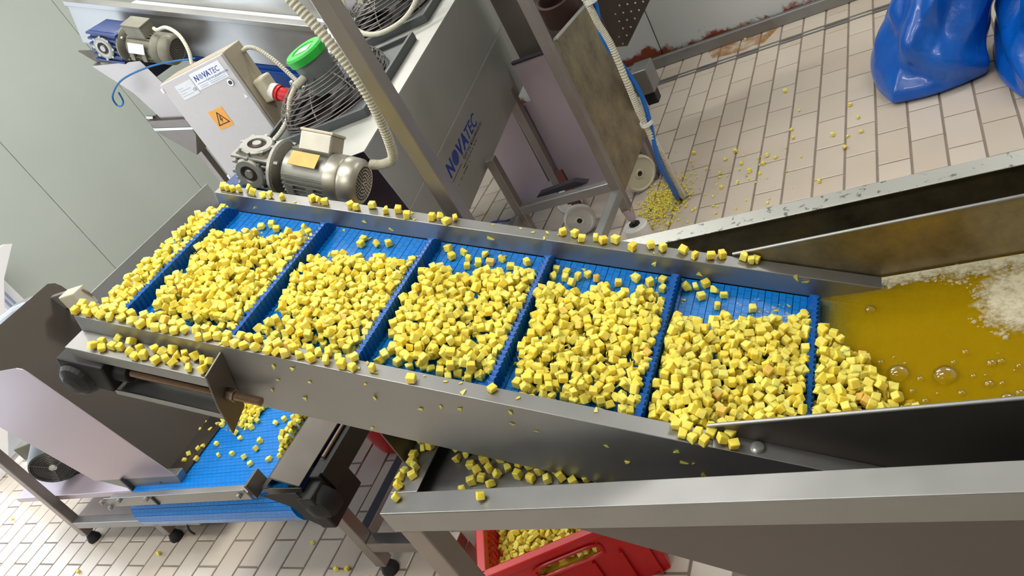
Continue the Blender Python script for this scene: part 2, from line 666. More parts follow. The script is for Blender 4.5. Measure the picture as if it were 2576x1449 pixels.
rest = MB()
n_t = 0
for (x0, y0, ln, w) in tiles:
    if w > 0 and n_t < 300:
        if tile_me is None:
            mb = MB()
            tile_mb(mb, -TX / 2, -TY / 2, TY)
            o = mb.build('floor_tile', 'tile', floor)
            tile_me = o.data
        else:
            o = bpy.data.objects.new('floor_tile', tile_me)
            COL.objects.link(o)
            o.parent = floor
        o.location = (x0 + TX / 2, y0 + TY / 2, random.uniform(-.0004, .0004))
        n_t += 1
    else:
        tile_mb(rest, x0, y0, ln)
o = rest.build('floor_tile_field', 'tile', floor)
o['kind'] = 'stuff'
o['label'] = 'remaining beige floor tiles further off and under the machines'
# drain channel: two steel lips with a sunken slot
mb = MB()
mb.box((RX0, 3.985, -.004), (RX1, 4.003, .0015)).box((RX0, 4.022, -.004), (RX1, 4.04, .0015)).box((RX0, 4.003, -.06), (RX1, 4.022, -.012))
struct(mb.build('trim_1', 'steel_dull', None), 'narrow steel drain slot running across the tiles')

# left wall of vertical insulated sheets with an open doorway
wl = struct(MB().box((RX0 - .12, RY0, 0), (RX0 - .045, .0, RZ)).box((RX0 - .12, 2.42, 0), (RX0 - .045, RY1, RZ)).box((RX0 - .12, 0, 2.35), (RX0 - .045, 2.42, RZ)).build('wall_left', 'panel_joint'), 'grey green insulated panel wall at the far left')
for y0, y1, z0 in [(2.42, 3.02, 0), (3.02, 4.005, 0), (4.005, 5.0, 0), (5.0, 6.0, 0), (6.0, 6.4, 0), (0, 1.2, 2.35), (1.2, 2.42, 2.35), (-1, 0, 0), (-2, -1, 0), (-3, -2, 0)]:
    MB().box((RX0 - .05, y0 + .002, z0), (RX0, y1 - .002, RZ)).build('wall_panel', 'wall_panel', wl, bevel=.003)
struct(MB().box((RX0 - .12, RY1, 0), (RX1, RY1 + .1, RZ)).build('wall_back', 'wall_panel'))
struct(MB().box((RX1, RY0, 0), (RX1 + .1, RY1, RZ)).build('wall_right', 'wall_plain'))
struct(MB().box((RX0 - .12, RY0 - .1, 0), (RX1, RY0, RZ)).build('wall_front', 'wall_plain'))
struct(MB().box((RX0 - .12, RY0 - .1, RZ), (RX1 + .1, RY1 + .1, RZ + .1)).build('ceiling', 'ceiling_white'))
struct(MB().box((-14, -8, -.12), (RX0, 9, -.06)).build('floor_outside', 'ground_outside'))
# door frame (white profiles with grooves) at the far jamb of the opening
dj = struct(MB().box((RX0 - .13, 2.30, 0), (RX0 + .02, 2.42, 2.35)).box((RX0 - .13, 0, 0), (RX0 + .02, .1, 2.35)).box((RX0 - .13, .1, 2.25), (RX0 + .02, 2.30, 2.35)).build('door_1', 'door_white', bevel=.004), 'white door frame at the left edge')
for y in (2.325, 2.355):
    MB().box((RX0 + .02, y, .0), (RX0 + .024, y + .014, 2.3)).build('seal_strip', 'ink_pale', dj)

# rusty white partition at the far right
wf = struct(MB().box((-2.6, 4.262, 0), (RX1, 4.36, RZ)).build('wall_far', 'panel_joint'), 'white panel wall with rust along its foot')
for x0, x1 in [(-2.6, -1.41), (-1.41, -.22), (-.22, .97), (.97, 2.16), (2.16, RX1)]:
    MB().box((x0 + .003, 4.25, 0), (x1 - .003, 4.27, RZ)).build('wall_panel', 'wall_rusty', wf, bevel=.003)
bb = struct(MB().box((-2.6, 4.215, 0), (RX1, 4.249, .062)).build('baseboard_far', 'steel_dull', bevel=.006), 'steel kerb along the foot of the rusty wall')
m, nt, b = new_mat('rust_stain')
nt.links.new(mix_color(nt, noise(nt, 18, 4), srgb(150, 84, 20), srgb(206, 160, 84)), b.inputs['Base Color'])
b.inputs['Roughness'].default_value = .6
tr = nt.nodes.new('ShaderNodeBsdfTransparent')
ms = nt.nodes.new('ShaderNodeMixShader')
nt.links.new(ramp(nt, noise(nt, 9, 4, .6), [(.40, (0, 0, 0, 1)), (.70, (.6, .6, .6, 1))]), ms.inputs[0])
nt.links.new(tr.outputs[0], ms.inputs[1])
nt.links.new(b.outputs[0], ms.inputs[2])
nt.links.new(ms.outputs[0], nt.nodes['Material Output'].inputs[0])
MB().prism([(-1.12, 4.10, .0006), (-.98, 4.06, .0006), (-.84, 4.08, .0006), (-.78, 4.214, .0006), (-1.16, 4.214, .0006)], (0, 0, .0006)).build('rust_stain', 'rust_stain', floor)
# unseen ceiling lamps, put on rods to suit the added upward fill
for i, (lx, ly) in enumerate(LAMPS):
    t = thing('ceiling_light', 'unseen fluorescent ceiling lamp with added upward light above the hall', 'lamp', (lx, ly, RZ), 'ceiling lamps of the hall')
    MB().box((lx - .68, ly - .02, ZL - .03), (lx + .68, ly + .02, ZL + .03)).build('housing', 'white_plastic', t, bevel=.006)
    for dx in (-.5, .5):
        MB().cyl((lx + dx, ly, ZL + .03), (lx + dx, ly, RZ), .006, seg=8).build('hanger_rod', 'steel_dull', t)
    for dy in (-.06, .06):
        MB().cyl((lx - .62, ly + dy, ZL), (lx + .62, ly + dy, ZL), .014, seg=10).build('tube', 'lamp_glow', t, smooth=True)

# ================================================================== wash tank
ZT = .722
tank = thing('wash_tank', 'long stainless steel wash tank of yellow water in the foreground', 'tank', (-.3, 1.02, 0))
TXR = 1.5
# lips (flat rims) and their aprons
mb = MB()
mb.box((-1.02, .672, ZT - .003), (TXR, .718, ZT)).box((-1.02, .672, .668), (TXR, .6745, ZT - .003)).box((-1.02, .6745, .668), (TXR, .70, .6705))
mb.build('rim', 'steel', tank, bevel=.0022)
mb = MB()
mb.box((-.957, 1.342, ZT - .003), (TXR, 1.388, ZT)).box((-.957, 1.3855, .60), (TXR, 1.388, ZT - .003))
mb.build('rim', 'steel_fleck', tank, bevel=.0022)
mb = MB()
mb.box((-1.02, .718, ZT - .003), (-.957, 1.388, ZT)).box((-1.02, .718, .668), (-1.0175, 1.388, ZT - .003))
mb.build('rim', 'steel', tank, bevel=.002)
MB().box((-1.02, .785, ZT), (-1.017, 1.385, .81)).build('end_plate', 'steel_dark', tank, bevel=.001)
# hull: floor profile in X-Z, sheet walls
prof = [(-1.015, .690), (-.70, .672), (-.452, .539), (.25, .16), (TXR, .16)]
bot = [(x, .69, z) for x, z in prof]
pl = [(x, .688, z) for x, z in prof] + [(TXR, .688, ZT - .004), (-1.015, .688, ZT - .004)]
MB().prism(pl, (0, .0025, 0)).build('near_wall', 'steel_hull', tank)
pl = [(x, 1.370, z) for x, z in prof] + [(TXR, 1.370, ZT - .004), (-1.015, 1.370, ZT - .004)]
MB().prism(pl, (0, .0025, 0)).build('far_wall', 'steel_warm', tank)
mb = MB()
for (xa, za), (xb, zb) in zip(prof[:-1], prof[1:]):
    mb.prism([(xa, .6905, za), (xb, .6905, zb), (xb, 1.3695, zb), (xa, 1.3695, za)], (0, 0, -.0025))
mb.build('tank_floor', 'steel_dull', tank)
# sloped lower hull skin below the apron, leaning inwards
MB().prism([(-.70, .6865, .670), (TXR, .6865, .670), (TXR, .72, .16), (.25, .72, .16), (-.452, .695, .539)], (0, .002, 0)).build('hull_skin', 'steel_hull', tank)
MB().box((TXR - .003, .69, .16), (TXR, 1.37, ZT)).build('end_wall', 'steel_dull', tank)
# inner trough walls with rolled top hems
for nm, y, x0, zt, mt in (('trough_wall', .803, -.42, .734, 'steel_dark'), ('trough_wall', 1.2425, -.435, .727, 'steel_warm')):
    pl = [(x0, y, zt), (TXR, y, zt), (TXR, y, .24), (.45, y, .24), (x0 + .01, y, zt - .052)]
    w = MB().prism(pl, (0, .0025, 0)).build(nm, mt, tank, bevel=.0008)
    MB().tube([(x0, y + .001, zt), (TXR, y + .001, zt)], .0034, 10).build('rolled_hem', 'steel', w, smooth=True)
# legs
for lx, ly in ((-1.015, .676), (-.68, 1.325), (1.30, .70), (1.30, 1.31)):
    MB().box((lx, ly, .06), (lx + .05, ly + .05, .665 if lx < -.6 else .16)).build('leg', 'steel_tube', tank, bevel=.004)
    MB().cyl((lx + .025, ly + .025, 0), (lx + .025, ly + .025, .06), .022, .016, 14).build('foot', 'rubber', tank, smooth=True)

# water surface
WZ = .613
mb = MB()
NX, NY = 40, 12
gx = [-.301 + (TXR - .003 + .301) * (i / NX) ** 1.5 for i in range(NX + 1)]
gy = [.8065 + (1.2415 - .8065) * j / NY for j in range(NY + 1)]
mb.add([(x, y, WZ + .0012 * math.sin(x * 31 + y * 17) * math.sin(y * 41)) for y in gy for x in gx],
       [(j * (NX + 1) + i, j * (NX + 1) + i + 1, (j + 1) * (NX + 1) + i + 1, (j + 1) * (NX + 1) + i) for j in range(NY) for i in range(NX)])
o = mb.build('wash_water', 'water', None, smooth=True)
recenter(o, (.2, 1.02, WZ))
tag(o, 'cloudy yellow water filling the inner trough of the wash tank', 'water', kind='stuff')
water_o = o

# ================================================================== inclined belt conveyor
TH, OX, OZ = .4319, -.7756, .8326
dS = V((math.cos(TH), 0, -math.sin(TH)))
nS = V((math.sin(TH), 0, math.cos(TH)))
YN, YF, WR, HR, HB = .8078, 1.2078, .0318, .045, .109
S0, SP = -.752, .2522


for i in range(11):
    zl = WZ - .005 - i * .006
    xl = OX + (OZ - zl) / math.tan(TH) + .004
    sl = MB().add([(xl, .8065, zl), (TXR - .003, .8065, zl), (TXR - .003, 1.2415, zl), (xl, 1.2415, zl)], [(0, 1, 2, 3)]).build('silt_layer', 'silt', water_o)
    sl['kind'] = 'stuff'


def P(s, y, h):
    return V((OX, y, OZ)) + dS * s + nS * h


SA, SE = -.825, .78
conv = thing('incline_conveyor', 'inclined stainless conveyor with blue flighted belt rising out of the tank', 'conveyor', (-.95, 1.0, .45))


def rail(yo, yi, s0, s1, hb, name, mat):
    """inverted U of sheet: outer skirt down to -hb, flat top, inner lip down to the belt"""
    q = 1 if yi > yo else -1
    t = .0025 * q
    pr = [(yo, -hb), (yo, HR), (yi, HR), (yi, .001), (yi - t, .001), (yi - t, HR - .0025), (yo + t, HR - .0025), (yo + t, -hb)]
    return MB().prism([P(s0, y, h) for y, h in pr], dS * (s1 - s0)).build(name, mat, conv, bevel=.0016)


rail(YN - WR, YN, SA, SE, HB, 'side_rail', 'steel')
rail(YF + WR, YF, -.800, SE, HB, 'side_rail', 'steel')
# overlapping lower strip with its bolt, on the near rail
mb = MB()
pts = [(.375, YN - WR - .002), (.72, YN - WR - .002), (.735, YN - WR + .012), (.735, YN - .006), (.375, YN - .004)]
st = mb.prism([P(s, y, HR) for s, y in pts], nS * .003).build('cover_strip', 'steel', conv, bevel=.001)
mb = MB()
mb.lathe(P(.44, YN - .017, HR + .003), nS, [(0, .011), (.002, .011), (.005, .0085), (.0062, .003), (.0058, 0)], 18)
mb.build('bolt', 'steel_bright', st, smooth=True)
# belt rows, running over the head drum at the top end
ROW = SP / 10
DR = .052                         # drum radius to belt top
SD = -.812                        # drum axis position along the slope
rows = []
s = SD
while s < .86:
    rows.append((P(s + ROW / 2, (YN + YF) / 2, -.005), dS, nS))
    s += ROW
na = 6
for i in range(na):
    a = (i + .5) * ROW / DR
    if a > 2.6:
        break
    dirn = nS * math.cos(a) - dS * math.sin(a)
    tang = dS * math.cos(a) + nS * math.sin(a)
    rows.append((P(SD, (YN + YF) / 2, -DR) + dirn * (DR - .005), tang, dirn))
hw = (YF - YN) / 2 - .0015
mb = MB().obox((0, 0, 0), V((ROW / 2 - .0005, 0, 0)), (0, hw, 0), (0, 0, .005))
o = mb.build('belt_row', 'belt_blue', conv, uv=lambda q: (q.y, q.x + .0126))
row_me = o.data
me2 = row_me
for i, (c, tg, nr) in enumerate(rows):
    if i:
        o = bpy.data.objects.new('belt_row', row_me)
        COL.objects.link(o)
        o.parent = conv
    # undo the parent offset baked into the shared mesh
    R = Matrix((tg, V((0, 1, 0)), nr)).transposed().to_4x4()
    o.matrix_local = Matrix.Translation(c - V(conv.location)) @ R
row_me.transform(Matrix.Translation(V(conv.location)))
MB().prism([P(SD, YN + .004, -.052 * 2), P(SD, YF - .004, -.052 * 2), P(.75, YF - .004, -.052 * 2), P(.75, YN + .004, -.052 * 2)], nS * .008).build('return_belt', 'belt_under', conv)
MB().cyl(P(SD, YN - .03, -DR), P(SD, YF + .05, -DR), .018, seg=16).build('head_shaft', 'steel_dull', conv, smooth=True)
MB().cyl(P(SD, YN + .002, -DR), P(SD, YF - .002, -DR), DR - .011, seg=28).build('head_drum', 'belt_under', conv, smooth=True)
# ribbed flights with scalloped tops
def flight(name, par):
    nrib = 32
    hf, t = .033, .0026
    vs, fs = [], []
    seg = nrib * 4
    for i in range(seg + 1):
        y = YN + .004 + (YF - YN - .008) * i / seg
        w = math.sin(i / 4 * 2 * math.pi)
        end = min(1, (YF - .004 - y) / .03)
        tt = t + .0040 * max(0, w) + .0006
        hh = (hf + .0030 * max(-.5, w)) * (.25 + .75 * max(0, end))
        for sgn, hgt in ((1, 0), (1, hh), (-1, hh), (-1, 0)):
            foot = .0035 if hgt == 0 else 0
            vs.append(V((sgn * (tt + foot), y, hgt)))
    for i in range(seg):
        a, b2 = i * 4, (i + 1) * 4
        fs += [(a, a + 1, b2 + 1, b2), (a + 1, a + 2, b2 + 2, b2 + 1), (a + 2, a + 3, b2 + 3, b2 + 2)]
    fs += [(3, 2, 1, 0), (seg * 4, seg * 4 + 1, seg * 4 + 2, seg * 4 + 3)]
    me = bpy.data.meshes.new(name)
    me.from_pydata(vs, [], fs)
    bm = bmesh.new()
    bm.from_mesh(me)
    bmesh.ops.recalc_face_normals(bm, faces=bm.faces)
    bm.to_mesh(me)
    bm.free()
    me.materials.append(MATS['flight_blue'])
    return me


fl_me = flight('flight', conv)
for k in range(0, 7):
    o = bpy.data.objects.new('flight', fl_me)
    COL.objects.link(o)
    o.parent = conv
    R = Matrix((dS, V((0, 1, 0)), nS)).transposed().to_4x4()
    o.matrix_local = Matrix.Translation(P(S0 + k * SP, 0, -.0002) - V(conv.location)) @ R
# take-up bracket with threaded rod and black bearing on the near side
tk = MB()
yb0, yb1 = .728, YN - WR
tk.prism([P(-.825, yb0, .004), P(-.50, yb0, .004), P(-.50, yb1, .004), P(-.825, yb1, .004)], nS * .003)
tk.prism([P(-.815, yb0, .004), P(-.50, yb0, .004), P(-.50, yb0, -.018), P(-.815, yb0, -.018)], (0, .0025, 0))
tk.prism([P(-.76, yb0 + .002, -.112), P(-.50, yb0 + .002, -.112), P(-.50, yb1, -.112), P(-.76, yb1, -.112)], nS * .003)
tk.prism([P(-.76, yb0 + .002, -.112), P(-.50, yb0 + .002, -.112), P(-.50, yb0 + .002, -.098), P(-.76, yb0 + .002, -.098)], (0, .0025, 0))
bk = tk.build('takeup_bracket', 'steel', conv, bevel=.0012)
MB().prism([P(-.50, yb0 - .006, .020), P(-.50, yb1, .030), P(-.50, yb1, -.118), P(-.50, yb0 - .004, -.142), P(-.50, yb0 - .010, -.06)], dS * .004).build('end_bracket', 'steel_dark', bk, bevel=.001)
rd = []
n = 210
pts, rad = [], []
for i in range(n):
    s_ = -.74 + (.315) * i / (n - 1)
    pts.append(P(s_, .7505, -.058))
    rad.append(.0084 if i % 2 else .0066)
MB().tube(pts, .007, 12, True, rad).build('threaded_rod', 'rod_steel', bk, smooth=False)
MB().cyl(P(-.496, .7505, -.058), P(-.480, .7505, -.058), .0135, seg=6).build('nut', 'rod_steel', bk, bevel=.001)
mb = MB()
mb.obox(P(-.80, .745, -.055), dS * .055, (0, .028, 0), nS * .034)
mb.cyl(P(-.75, .7505, -.058), P(-.715, .7505, -.058), .022, .020, 18)
mb.lathe(P(-.825, .742, -.072), V((0, -1, 0)), [(0, .042), (.02, .042), (.034, .034), (.042, .020), (.044, 0)], 22)
mb.build('bearing_block', 'black_plastic', bk, bevel=.004)

# ================================================================== gear motor of the inclined conveyor
def gear_motor(name, label, base, axis, upv, k, col_body, col_gear, col_ring, col_cowl, plate, box_dir, plate_dir, gk=1., rk=1.):
    """axis points from gearbox to fan cowl; k scales the whole, gk the gearbox"""
    a = V(axis).normalized()
    u = (V(upv) - a * V(upv).dot(a)).normalized()
    w = a.cross(u)                                    # towards the viewer
    o = V(base)
    t = thing(name, label, 'motor', o)
    Q = lambda x, y, z: o + (a * x + w * y + u * z) * k
    R0 = .062
    # worm gearbox: finned block with round covers
    MB().obox(Q(-.02 * gk, 0, 0), a * .050 * k * gk, w * .044 * k * gk, u * .050 * k * gk).build('gearbox', col_gear, t, bevel=.008 * k)
    for i in range(6):
        MB().obox(Q(-.02 * gk, 0, (-.044 + i * .0176) * gk), a * .056 * k * gk, w * .050 * k * gk, u * .0035 * k * gk).build('cooling_rib', col_gear if col_gear == 'navy_paint' else 'cast_alu', t, bevel=.0015)
    covers = [(w, Q(-.025 * gk, .046 * gk, 0))]
    if col_gear != 'navy_paint':
        covers.append((u, Q(-.025 * gk, -.006, .048 * gk)))
    for dv, p0 in covers:
        e1 = a
        e2 = dv.cross(a)
        c = MB().lathe(p0, dv, [(0, .046 * k * gk * rk), (.008 * k, .046 * k * gk * rk), (.012 * k, .041 * k * gk * rk), (.012 * k, .026 * k * gk * rk), (.006 * k, .024 * k * gk * rk), (.006 * k, .014 * k * gk * rk), (.013 * k, .012 * k * gk * rk), (.013 * k, 0)], 24).build('bearing_cover', col_ring, t, smooth=True)
        MB().cyl(p0 + dv * .0065 * k, p0 + dv * .0075 * k, .023 * k * gk * rk, seg=20).build('seal', 'dark_interior', c)
        MB().cyl(p0 + dv * .006 * k, p0 + dv * .014 * k, .012 * k * gk * rk, seg=14).build('shaft_end', 'cast_alu', c, smooth=True)
        for i in range(8):
            an = i * math.pi / 4
            p = p0 + (e1 * math.cos(an) + e2 * math.sin(an)) * .046 * k * gk * rk
            MB().cyl(p - dv * .004 * k, p + dv * .011 * k, (.006 if col_gear == 'navy_paint' else .005) * k * gk * rk, seg=8).build('bolt_boss', col_ring, c)
    f = MB().lathe(Q(.040, 0, 0), a, [(0, .04 * k), (0, .076 * k), (.010 * k, .079 * k), (.013 * k, .076 * k), (.026 * k, .058 * k), (.034 * k, .05 * k)], 32).build('flange', col_body, t, smooth=True)
    MB().lathe(Q(.054, 0, 0), a, [(0, .074 * k), (.012 * k, .066 * k), (.022 * k, .050 * k)], 30).build('flange_neck', 'dark_cast', f, smooth=True)
    for i in range(4):
        an = math.pi / 4 + i * math.pi / 2
        p = Q(.05, .066 * math.cos(an), .066 * math.sin(an))
        MB().cyl(p, p + a * .018 * k, .007 * k, seg=6).build('bolt', 'cast_alu', f)
    MB().cyl(Q(.072, 0, 0), Q(.205, 0, 0), (R0 - .006) * k, seg=28).build('stator', col_body, t, smooth=True)
    for i in range(28):
        an = 2 * math.pi * i / 28
        dr = w * math.sin(an) + u * math.cos(an)
        tn = w * math.cos(an) - u * math.sin(an)
        if dr.dot(V(plate_dir).normalized()) > .88:
            continue
        MB().obox(Q(.138, 0, 0) + dr * (R0 - .002) * k, a * .060 * k, dr * .006 * k, tn * .0014 * k).build('fin', col_body, t)
    MB().lathe(Q(.196, 0, 0), a, [(0, (R0 - .002) * k), (.002 * k, (R0 + .004) * k), (.036 * k, (R0 + .004) * k), (.040 * k, (R0 + .001) * k), (.046 * k, (R0 + .004) * k), (.078 * k, (R0 + .002) * k), (.087 * k, (R0 - .004) * k), (.092 * k, (R0 - .012) * k), (.0905 * k, (R0 - .014) * k), (.0905 * k, 0)], 36).build('fan_cowl', col_cowl, t, smooth=True)
    gr = MB()
    for rr in (.008, .017, .026, .035, .043):
        nn = max(5, int(2 * math.pi * rr / .0088))
        for i in range(nn):
            an = 2 * math.pi * i / nn
            p = Q(.2865, rr * math.cos(an), rr * math.sin(an))
            gr.cyl(p - a * .002 * k, p + a * .0006 * k, .0032 * k, seg=6)
    gr.build('grille', 'fan_dark', t)
    bd = V(box_dir).normalized()
    bw = a.cross(bd)
    tb = MB().obox(Q(.150, 0, 0) + bd * (R0 + .020) * k, a * .046 * k, bw * .038 * k, bd * .026 * k).build('terminal_box', col_cowl, t, bevel=.004 * k)
    MB().obox(Q(.150, 0, 0) + bd * (R0 + .049) * k, a * .048 * k, bw * .040 * k, bd * .004 * k).build('lid', 'cream_plastic' if col_cowl == 'cowl' else col_body, tb, bevel=.002)
    pd_ = V(plate_dir).normalized()
    pw = a.cross(pd_)
    MB().obox(Q(.135, 0, 0) + pd_ * (R0 + .006) * k, a * .040 * k, pw * .021 * k, pd_ * .0012 * k).build('name_plate', plate, t)
    for xx in (.10, .16):
        p = Q(xx, .058, -.022)
        MB().obox(p, a * .011 * k, w * .007 * k, u * .020 * k).build('foot_lug', col_body, t, bevel=.002)
    return t, Q


ang = math.radians(29)
mt1, Q1 = gear_motor('gear_motor', 'grey aluminium gear motor with perforated fan cowl beside the inclined belt', (-1.438, 1.352, 1.178),
                     (math.cos(ang), 0, -math.sin(ang)), (0, 0, 1), .88, 'cast_alu', 'dark_cast', 'cast_alu', 'cowl', 'label_tan', (.35, .62, .70), (.45, -.42, .80))
# blue mounting foot under that gearbox
mb = MB()
aS, uS = V((math.cos(ang), 0, -math.sin(ang))), V((math.sin(ang), 0, math.cos(ang)))
mb.obox(Q1(-.02, .0, -.078), aS * .075, (0, .045, 0), uS * .022)
mb.obox(Q1(-.09, .01, -.066), aS * .028, (0, .052, 0), uS * .010)
mb.build('mounting_foot', 'gear_blue', mt1, bevel=.005)

# ribbed conduit from that motor up along the post
cd = ribbed([(-1.185, 1.375, 1.085), (-1.15, 1.37, 1.078), (-1.115, 1.365, 1.085), (-1.095, 1.36, 1.118), (-1.078, 1.355, 1.175), (-1.066, 1.35, 1.24), (-1.068, 1.35, 1.32), (-1.088, 1.355, 1.41), (-1.115, 1.36, 1.50), (-1.13, 1.37, 1.62)], .0118, .0075, .16, 12).build('ribbed_conduit', 'conduit', None, smooth=False)
recenter(cd, (-1.12, 1.37, 1.078))
tag(cd, 'off white ribbed conduit looping from the grey gear motor up past the post', 'conduit')

# upright square post behind the far rail
pb = MB().box((-1.012, 1.286, 0), (-.974, 1.324, 2.15)).build('support_post', 'steel_tube', None, bevel=.003)
recenter(pb, (-.993, 1.305, 0))
tag(pb, 'upright square steel post standing just behind the inclined conveyor', 'post')

# ================================================================== transfer conveyor below the discharge (runs away from the viewer)
tc_ = thing('transfer_conveyor', 'low blue belt conveyor catching potatoes below the inclined conveyor', 'conveyor', (-2.09, 1.4, 0))
BX0, BX1, BZ, BR = -2.43, -1.705, .470, .075
YD = 1.005                       # nose drum axis
hwx = (BX1 - BX0) / 2 - .001
rows = []
y = YD
while y < 1.95:
    rows.append((V(((BX0 + BX1) / 2, y + ROW / 2, BZ - .005)), V((0, 1, 0)), V((0, 0, 1))))
    y += ROW
a0 = 0
i = 0
while True:
    a = (i + .5) * ROW / BR
    if a > 3.3:
        break
    nr = V((0, -math.sin(a), math.cos(a)))
    rows.append((V(((BX0 + BX1) / 2, YD, BZ - BR)) + nr * (BR - .005), V((0, math.cos(a), math.sin(a))), nr))
    i += 1
o = MB().obox((0, 0, 0), (hwx, 0, 0), (0, ROW / 2 - .0004, 0), (0, 0, .005)).build('belt_row', 'belt_blue', None, uv=lambda q: (q.x, q.y + .0126))
rm = o.data
for k, (c, tg, nr) in enumerate(rows):
    if k:
        o = bpy.data.objects.new('belt_row', rm)
        COL.objects.link(o)
    o.parent = tc_
    R = Matrix((V((1, 0, 0)), tg, nr)).transposed().to_4x4()
    o.matrix_local = Matrix.Translation(c - V(tc_.location)) @ R
MB().cyl((BX0 - .002, YD, BZ - BR), (BX1 + .002, YD, BZ - BR), BR - .009, seg=30).build('nose_drum', 'belt_under', tc_, smooth=True)
MB().box((BX0 + .01, YD, BZ - 2 * BR - .002), (BX1 - .01, 1.95, BZ - 2 * BR + .006)).build('return_belt', 'belt_under', tc_)
# right hand guide: sloped sheet, ledge and black channel with take-up rod
mb = MB()
mb.prism([(-1.79, .955, .478), (-1.715, .955, .520), (-1.640, .955, .478), (-1.645, .955, .470), (-1.715, .955, .511), (-1.786, .955, .471)], (0, .80, 0))
mb.prism([(-1.79, .955, .478), (-1.786, .955, .471), (-1.69, .94, .40), (-1.655, .94, .405), (-1.64, .955, .47)], (0, .003, 0))
mb.build('guide_rail', 'steel_dark', tc_, bevel=.001)
mb = MB()
mb.box((-1.64, .99, .40), (-1.60, 1.75, .47)).box((-1.655, .93, .33), (-1.60, 1.08, .455))
mb.build('bearing_channel', 'black_plastic', tc_, bevel=.006)
mb = MB()
mb.lathe((-1.622, .985, .40), (0, -1, 0), [(0, .05), (.03, .05), (.05, .04), (.06, .018), (.062, 0)], 20)
mb.build('bearing_block', 'black_plastic', tc_, smooth=True)
n = 110
MB().tube([(-1.617, 1.05 + .25 * i / n, .476) for i in range(n)], .006, 8, True, [.0062 if i % 2 else .005 for i in range(n)]).build('takeup_rod', 'rod_steel', tc_)
MB().box((-1.598, 1.0, .405), (-1.588, 1.75, .472)).build('side_plate', 'black_plastic', tc_, bevel=.001)
MB().prism([(-1.78, .934, .476), (-1.64, .934, .476), (-1.60, .934, .35), (-1.65, .934, .33), (-1.69, .934, .37), (-1.70, .934, .42)], (0, .003, 0)).build('nose_plate', 'black_plastic', tc_, bevel=.001)
# left side plate and cross bar over the nose
MB().box((-2.450, .99, .34), (-2.440, 1.95, .52)).build('side_plate', 'steel_dark', tc_)
cb = MB()
cb.box((-2.465, .925, .482), (-1.80, .955, .5)).box((-2.465, .922, .475), (-1.80, .926, .515))
cbar = cb.build('cross_bar', 'steel', tc_, bevel=.003)
for bx_, bz_ in ((-2.475, .505), (-2.462, .478), (-2.38, .508), (-2.24, .508), (-1.83, .497)):
    MB().cyl((bx_, .921, bz_), (bx_, .912, bz_), .008, seg=8).build('bolt', 'cast_alu', cbar)
MB().box((-2.215, .917, .478), (-2.207, .923, .512)).build('slot', 'ink_dark', cbar)
MB().box((-1.80, .93, .47), (-1.79, .99, .52)).build('bar_lug', 'steel_dark', cbar)
# hopper on the left: steep deflector, cheek and back wall
hop = thing('discharge_hopper', 'stainless steel hopper sheets guiding potatoes onto the low blue belt', 'hopper', (-2.5, 1.2, 0))
mb = MB()
pts = []
for yy in (1.01, 1.325):
    pass
top = [(-2.29, 1.008, .48), (-2.29, 1.34, .48), (-2.52, 1.34, 1.055), (-2.527, 1.334, 1.073), (-2.532, 1.318, 1.085), (-2.533, 1.008, 1.088)]
mb.prism(top, (-.004, 0, -.0015))
mb.build('deflector', 'steel_chute', hop, bevel=.0008)
mb = MB()
mb.prism([(-2.288, 1.0, .482), (-2.288, 1.36, .482), (-2.20, 1.36, .476), (-2.20, 1.03, .476)], (0, 0, -.003))
mb.build('lower_lip', 'steel_chute', hop)
ck = [(-2.182, 1.0, .505), (-2.352, 1.0, .975), (-2.362, 1.0, .992), (-2.384, 1.0, 1.0), (-2.86, 1.0, 1.02), (-2.90, 1.0, .98), (-2.605, 1.0, .515)]
MB().prism(ck, (0, .003, 0)).build('cheek', 'steel_pink_sheen', hop, bevel=.001)
MB().box((-2.356, 1.30, .48), (-2.352, 1.915, 1.018)).build('back_wall', 'steel_dryer', hop, bevel=.001)
mb = MB().box((-2.43, 1.255, .985), (-2.345, 1.30, 1.055))
bxx = mb.build('end_block', 'cream_plastic', hop, bevel=.004)
MB().tube([(-2.344, 1.285, 1.045), (-2.338, 1.288, 1.03), (-2.338, 1.292, 1.012)], .003, 6).build('pin', 'rod_steel', bxx)
MB().box((-2.56, 1.285, 1.00), (-2.43, 1.30, 1.052)).build('strip', 'steel_bright', hop, bevel=.002)
# hopper side mount under the cheek
MB().prism([(-2.605, 1.003, .515), (-2.18, 1.003, .505), (-2.2, 1.003, .46), (-2.47, 1.003, .46)], (0, .03, 0)).build('mount_flange', 'steel_dull', hop, bevel=.002)

# stand of the transfer conveyor (right side)
st1 = thing('conveyor_stand', 'square tube steel stand with black feet beside the tank leg', 'stand', (-1.69, 1.02, 0))
q = .02
for lx, ly, zt in ((-1.69, 1.02, .33), (-1.69, 2.2, .33), (-1.362, 1.02, .118)):
    MB().box((lx - q, ly - q, .045), (lx + q, ly + q, zt)).build('leg', 'steel_tube', st1, bevel=.003)
    MB().lathe((lx, ly, 0), (0, 0, 1), [(0, .026), (.012, .028), (.035, .018), (.05, .010), (.05, 0)], 14).build('foot', 'rubber', st1, smooth=True)
MB().box((-1.67, 1.0, .118), (-1.345, 1.04, .158)).build('cross_bar', 'steel_tube', st1, bevel=.003)
MB().box((-1.71, 1.04, .135), (-1.67, 2.18, .175)).build('long_bar', 'steel', st1, bevel=.003)
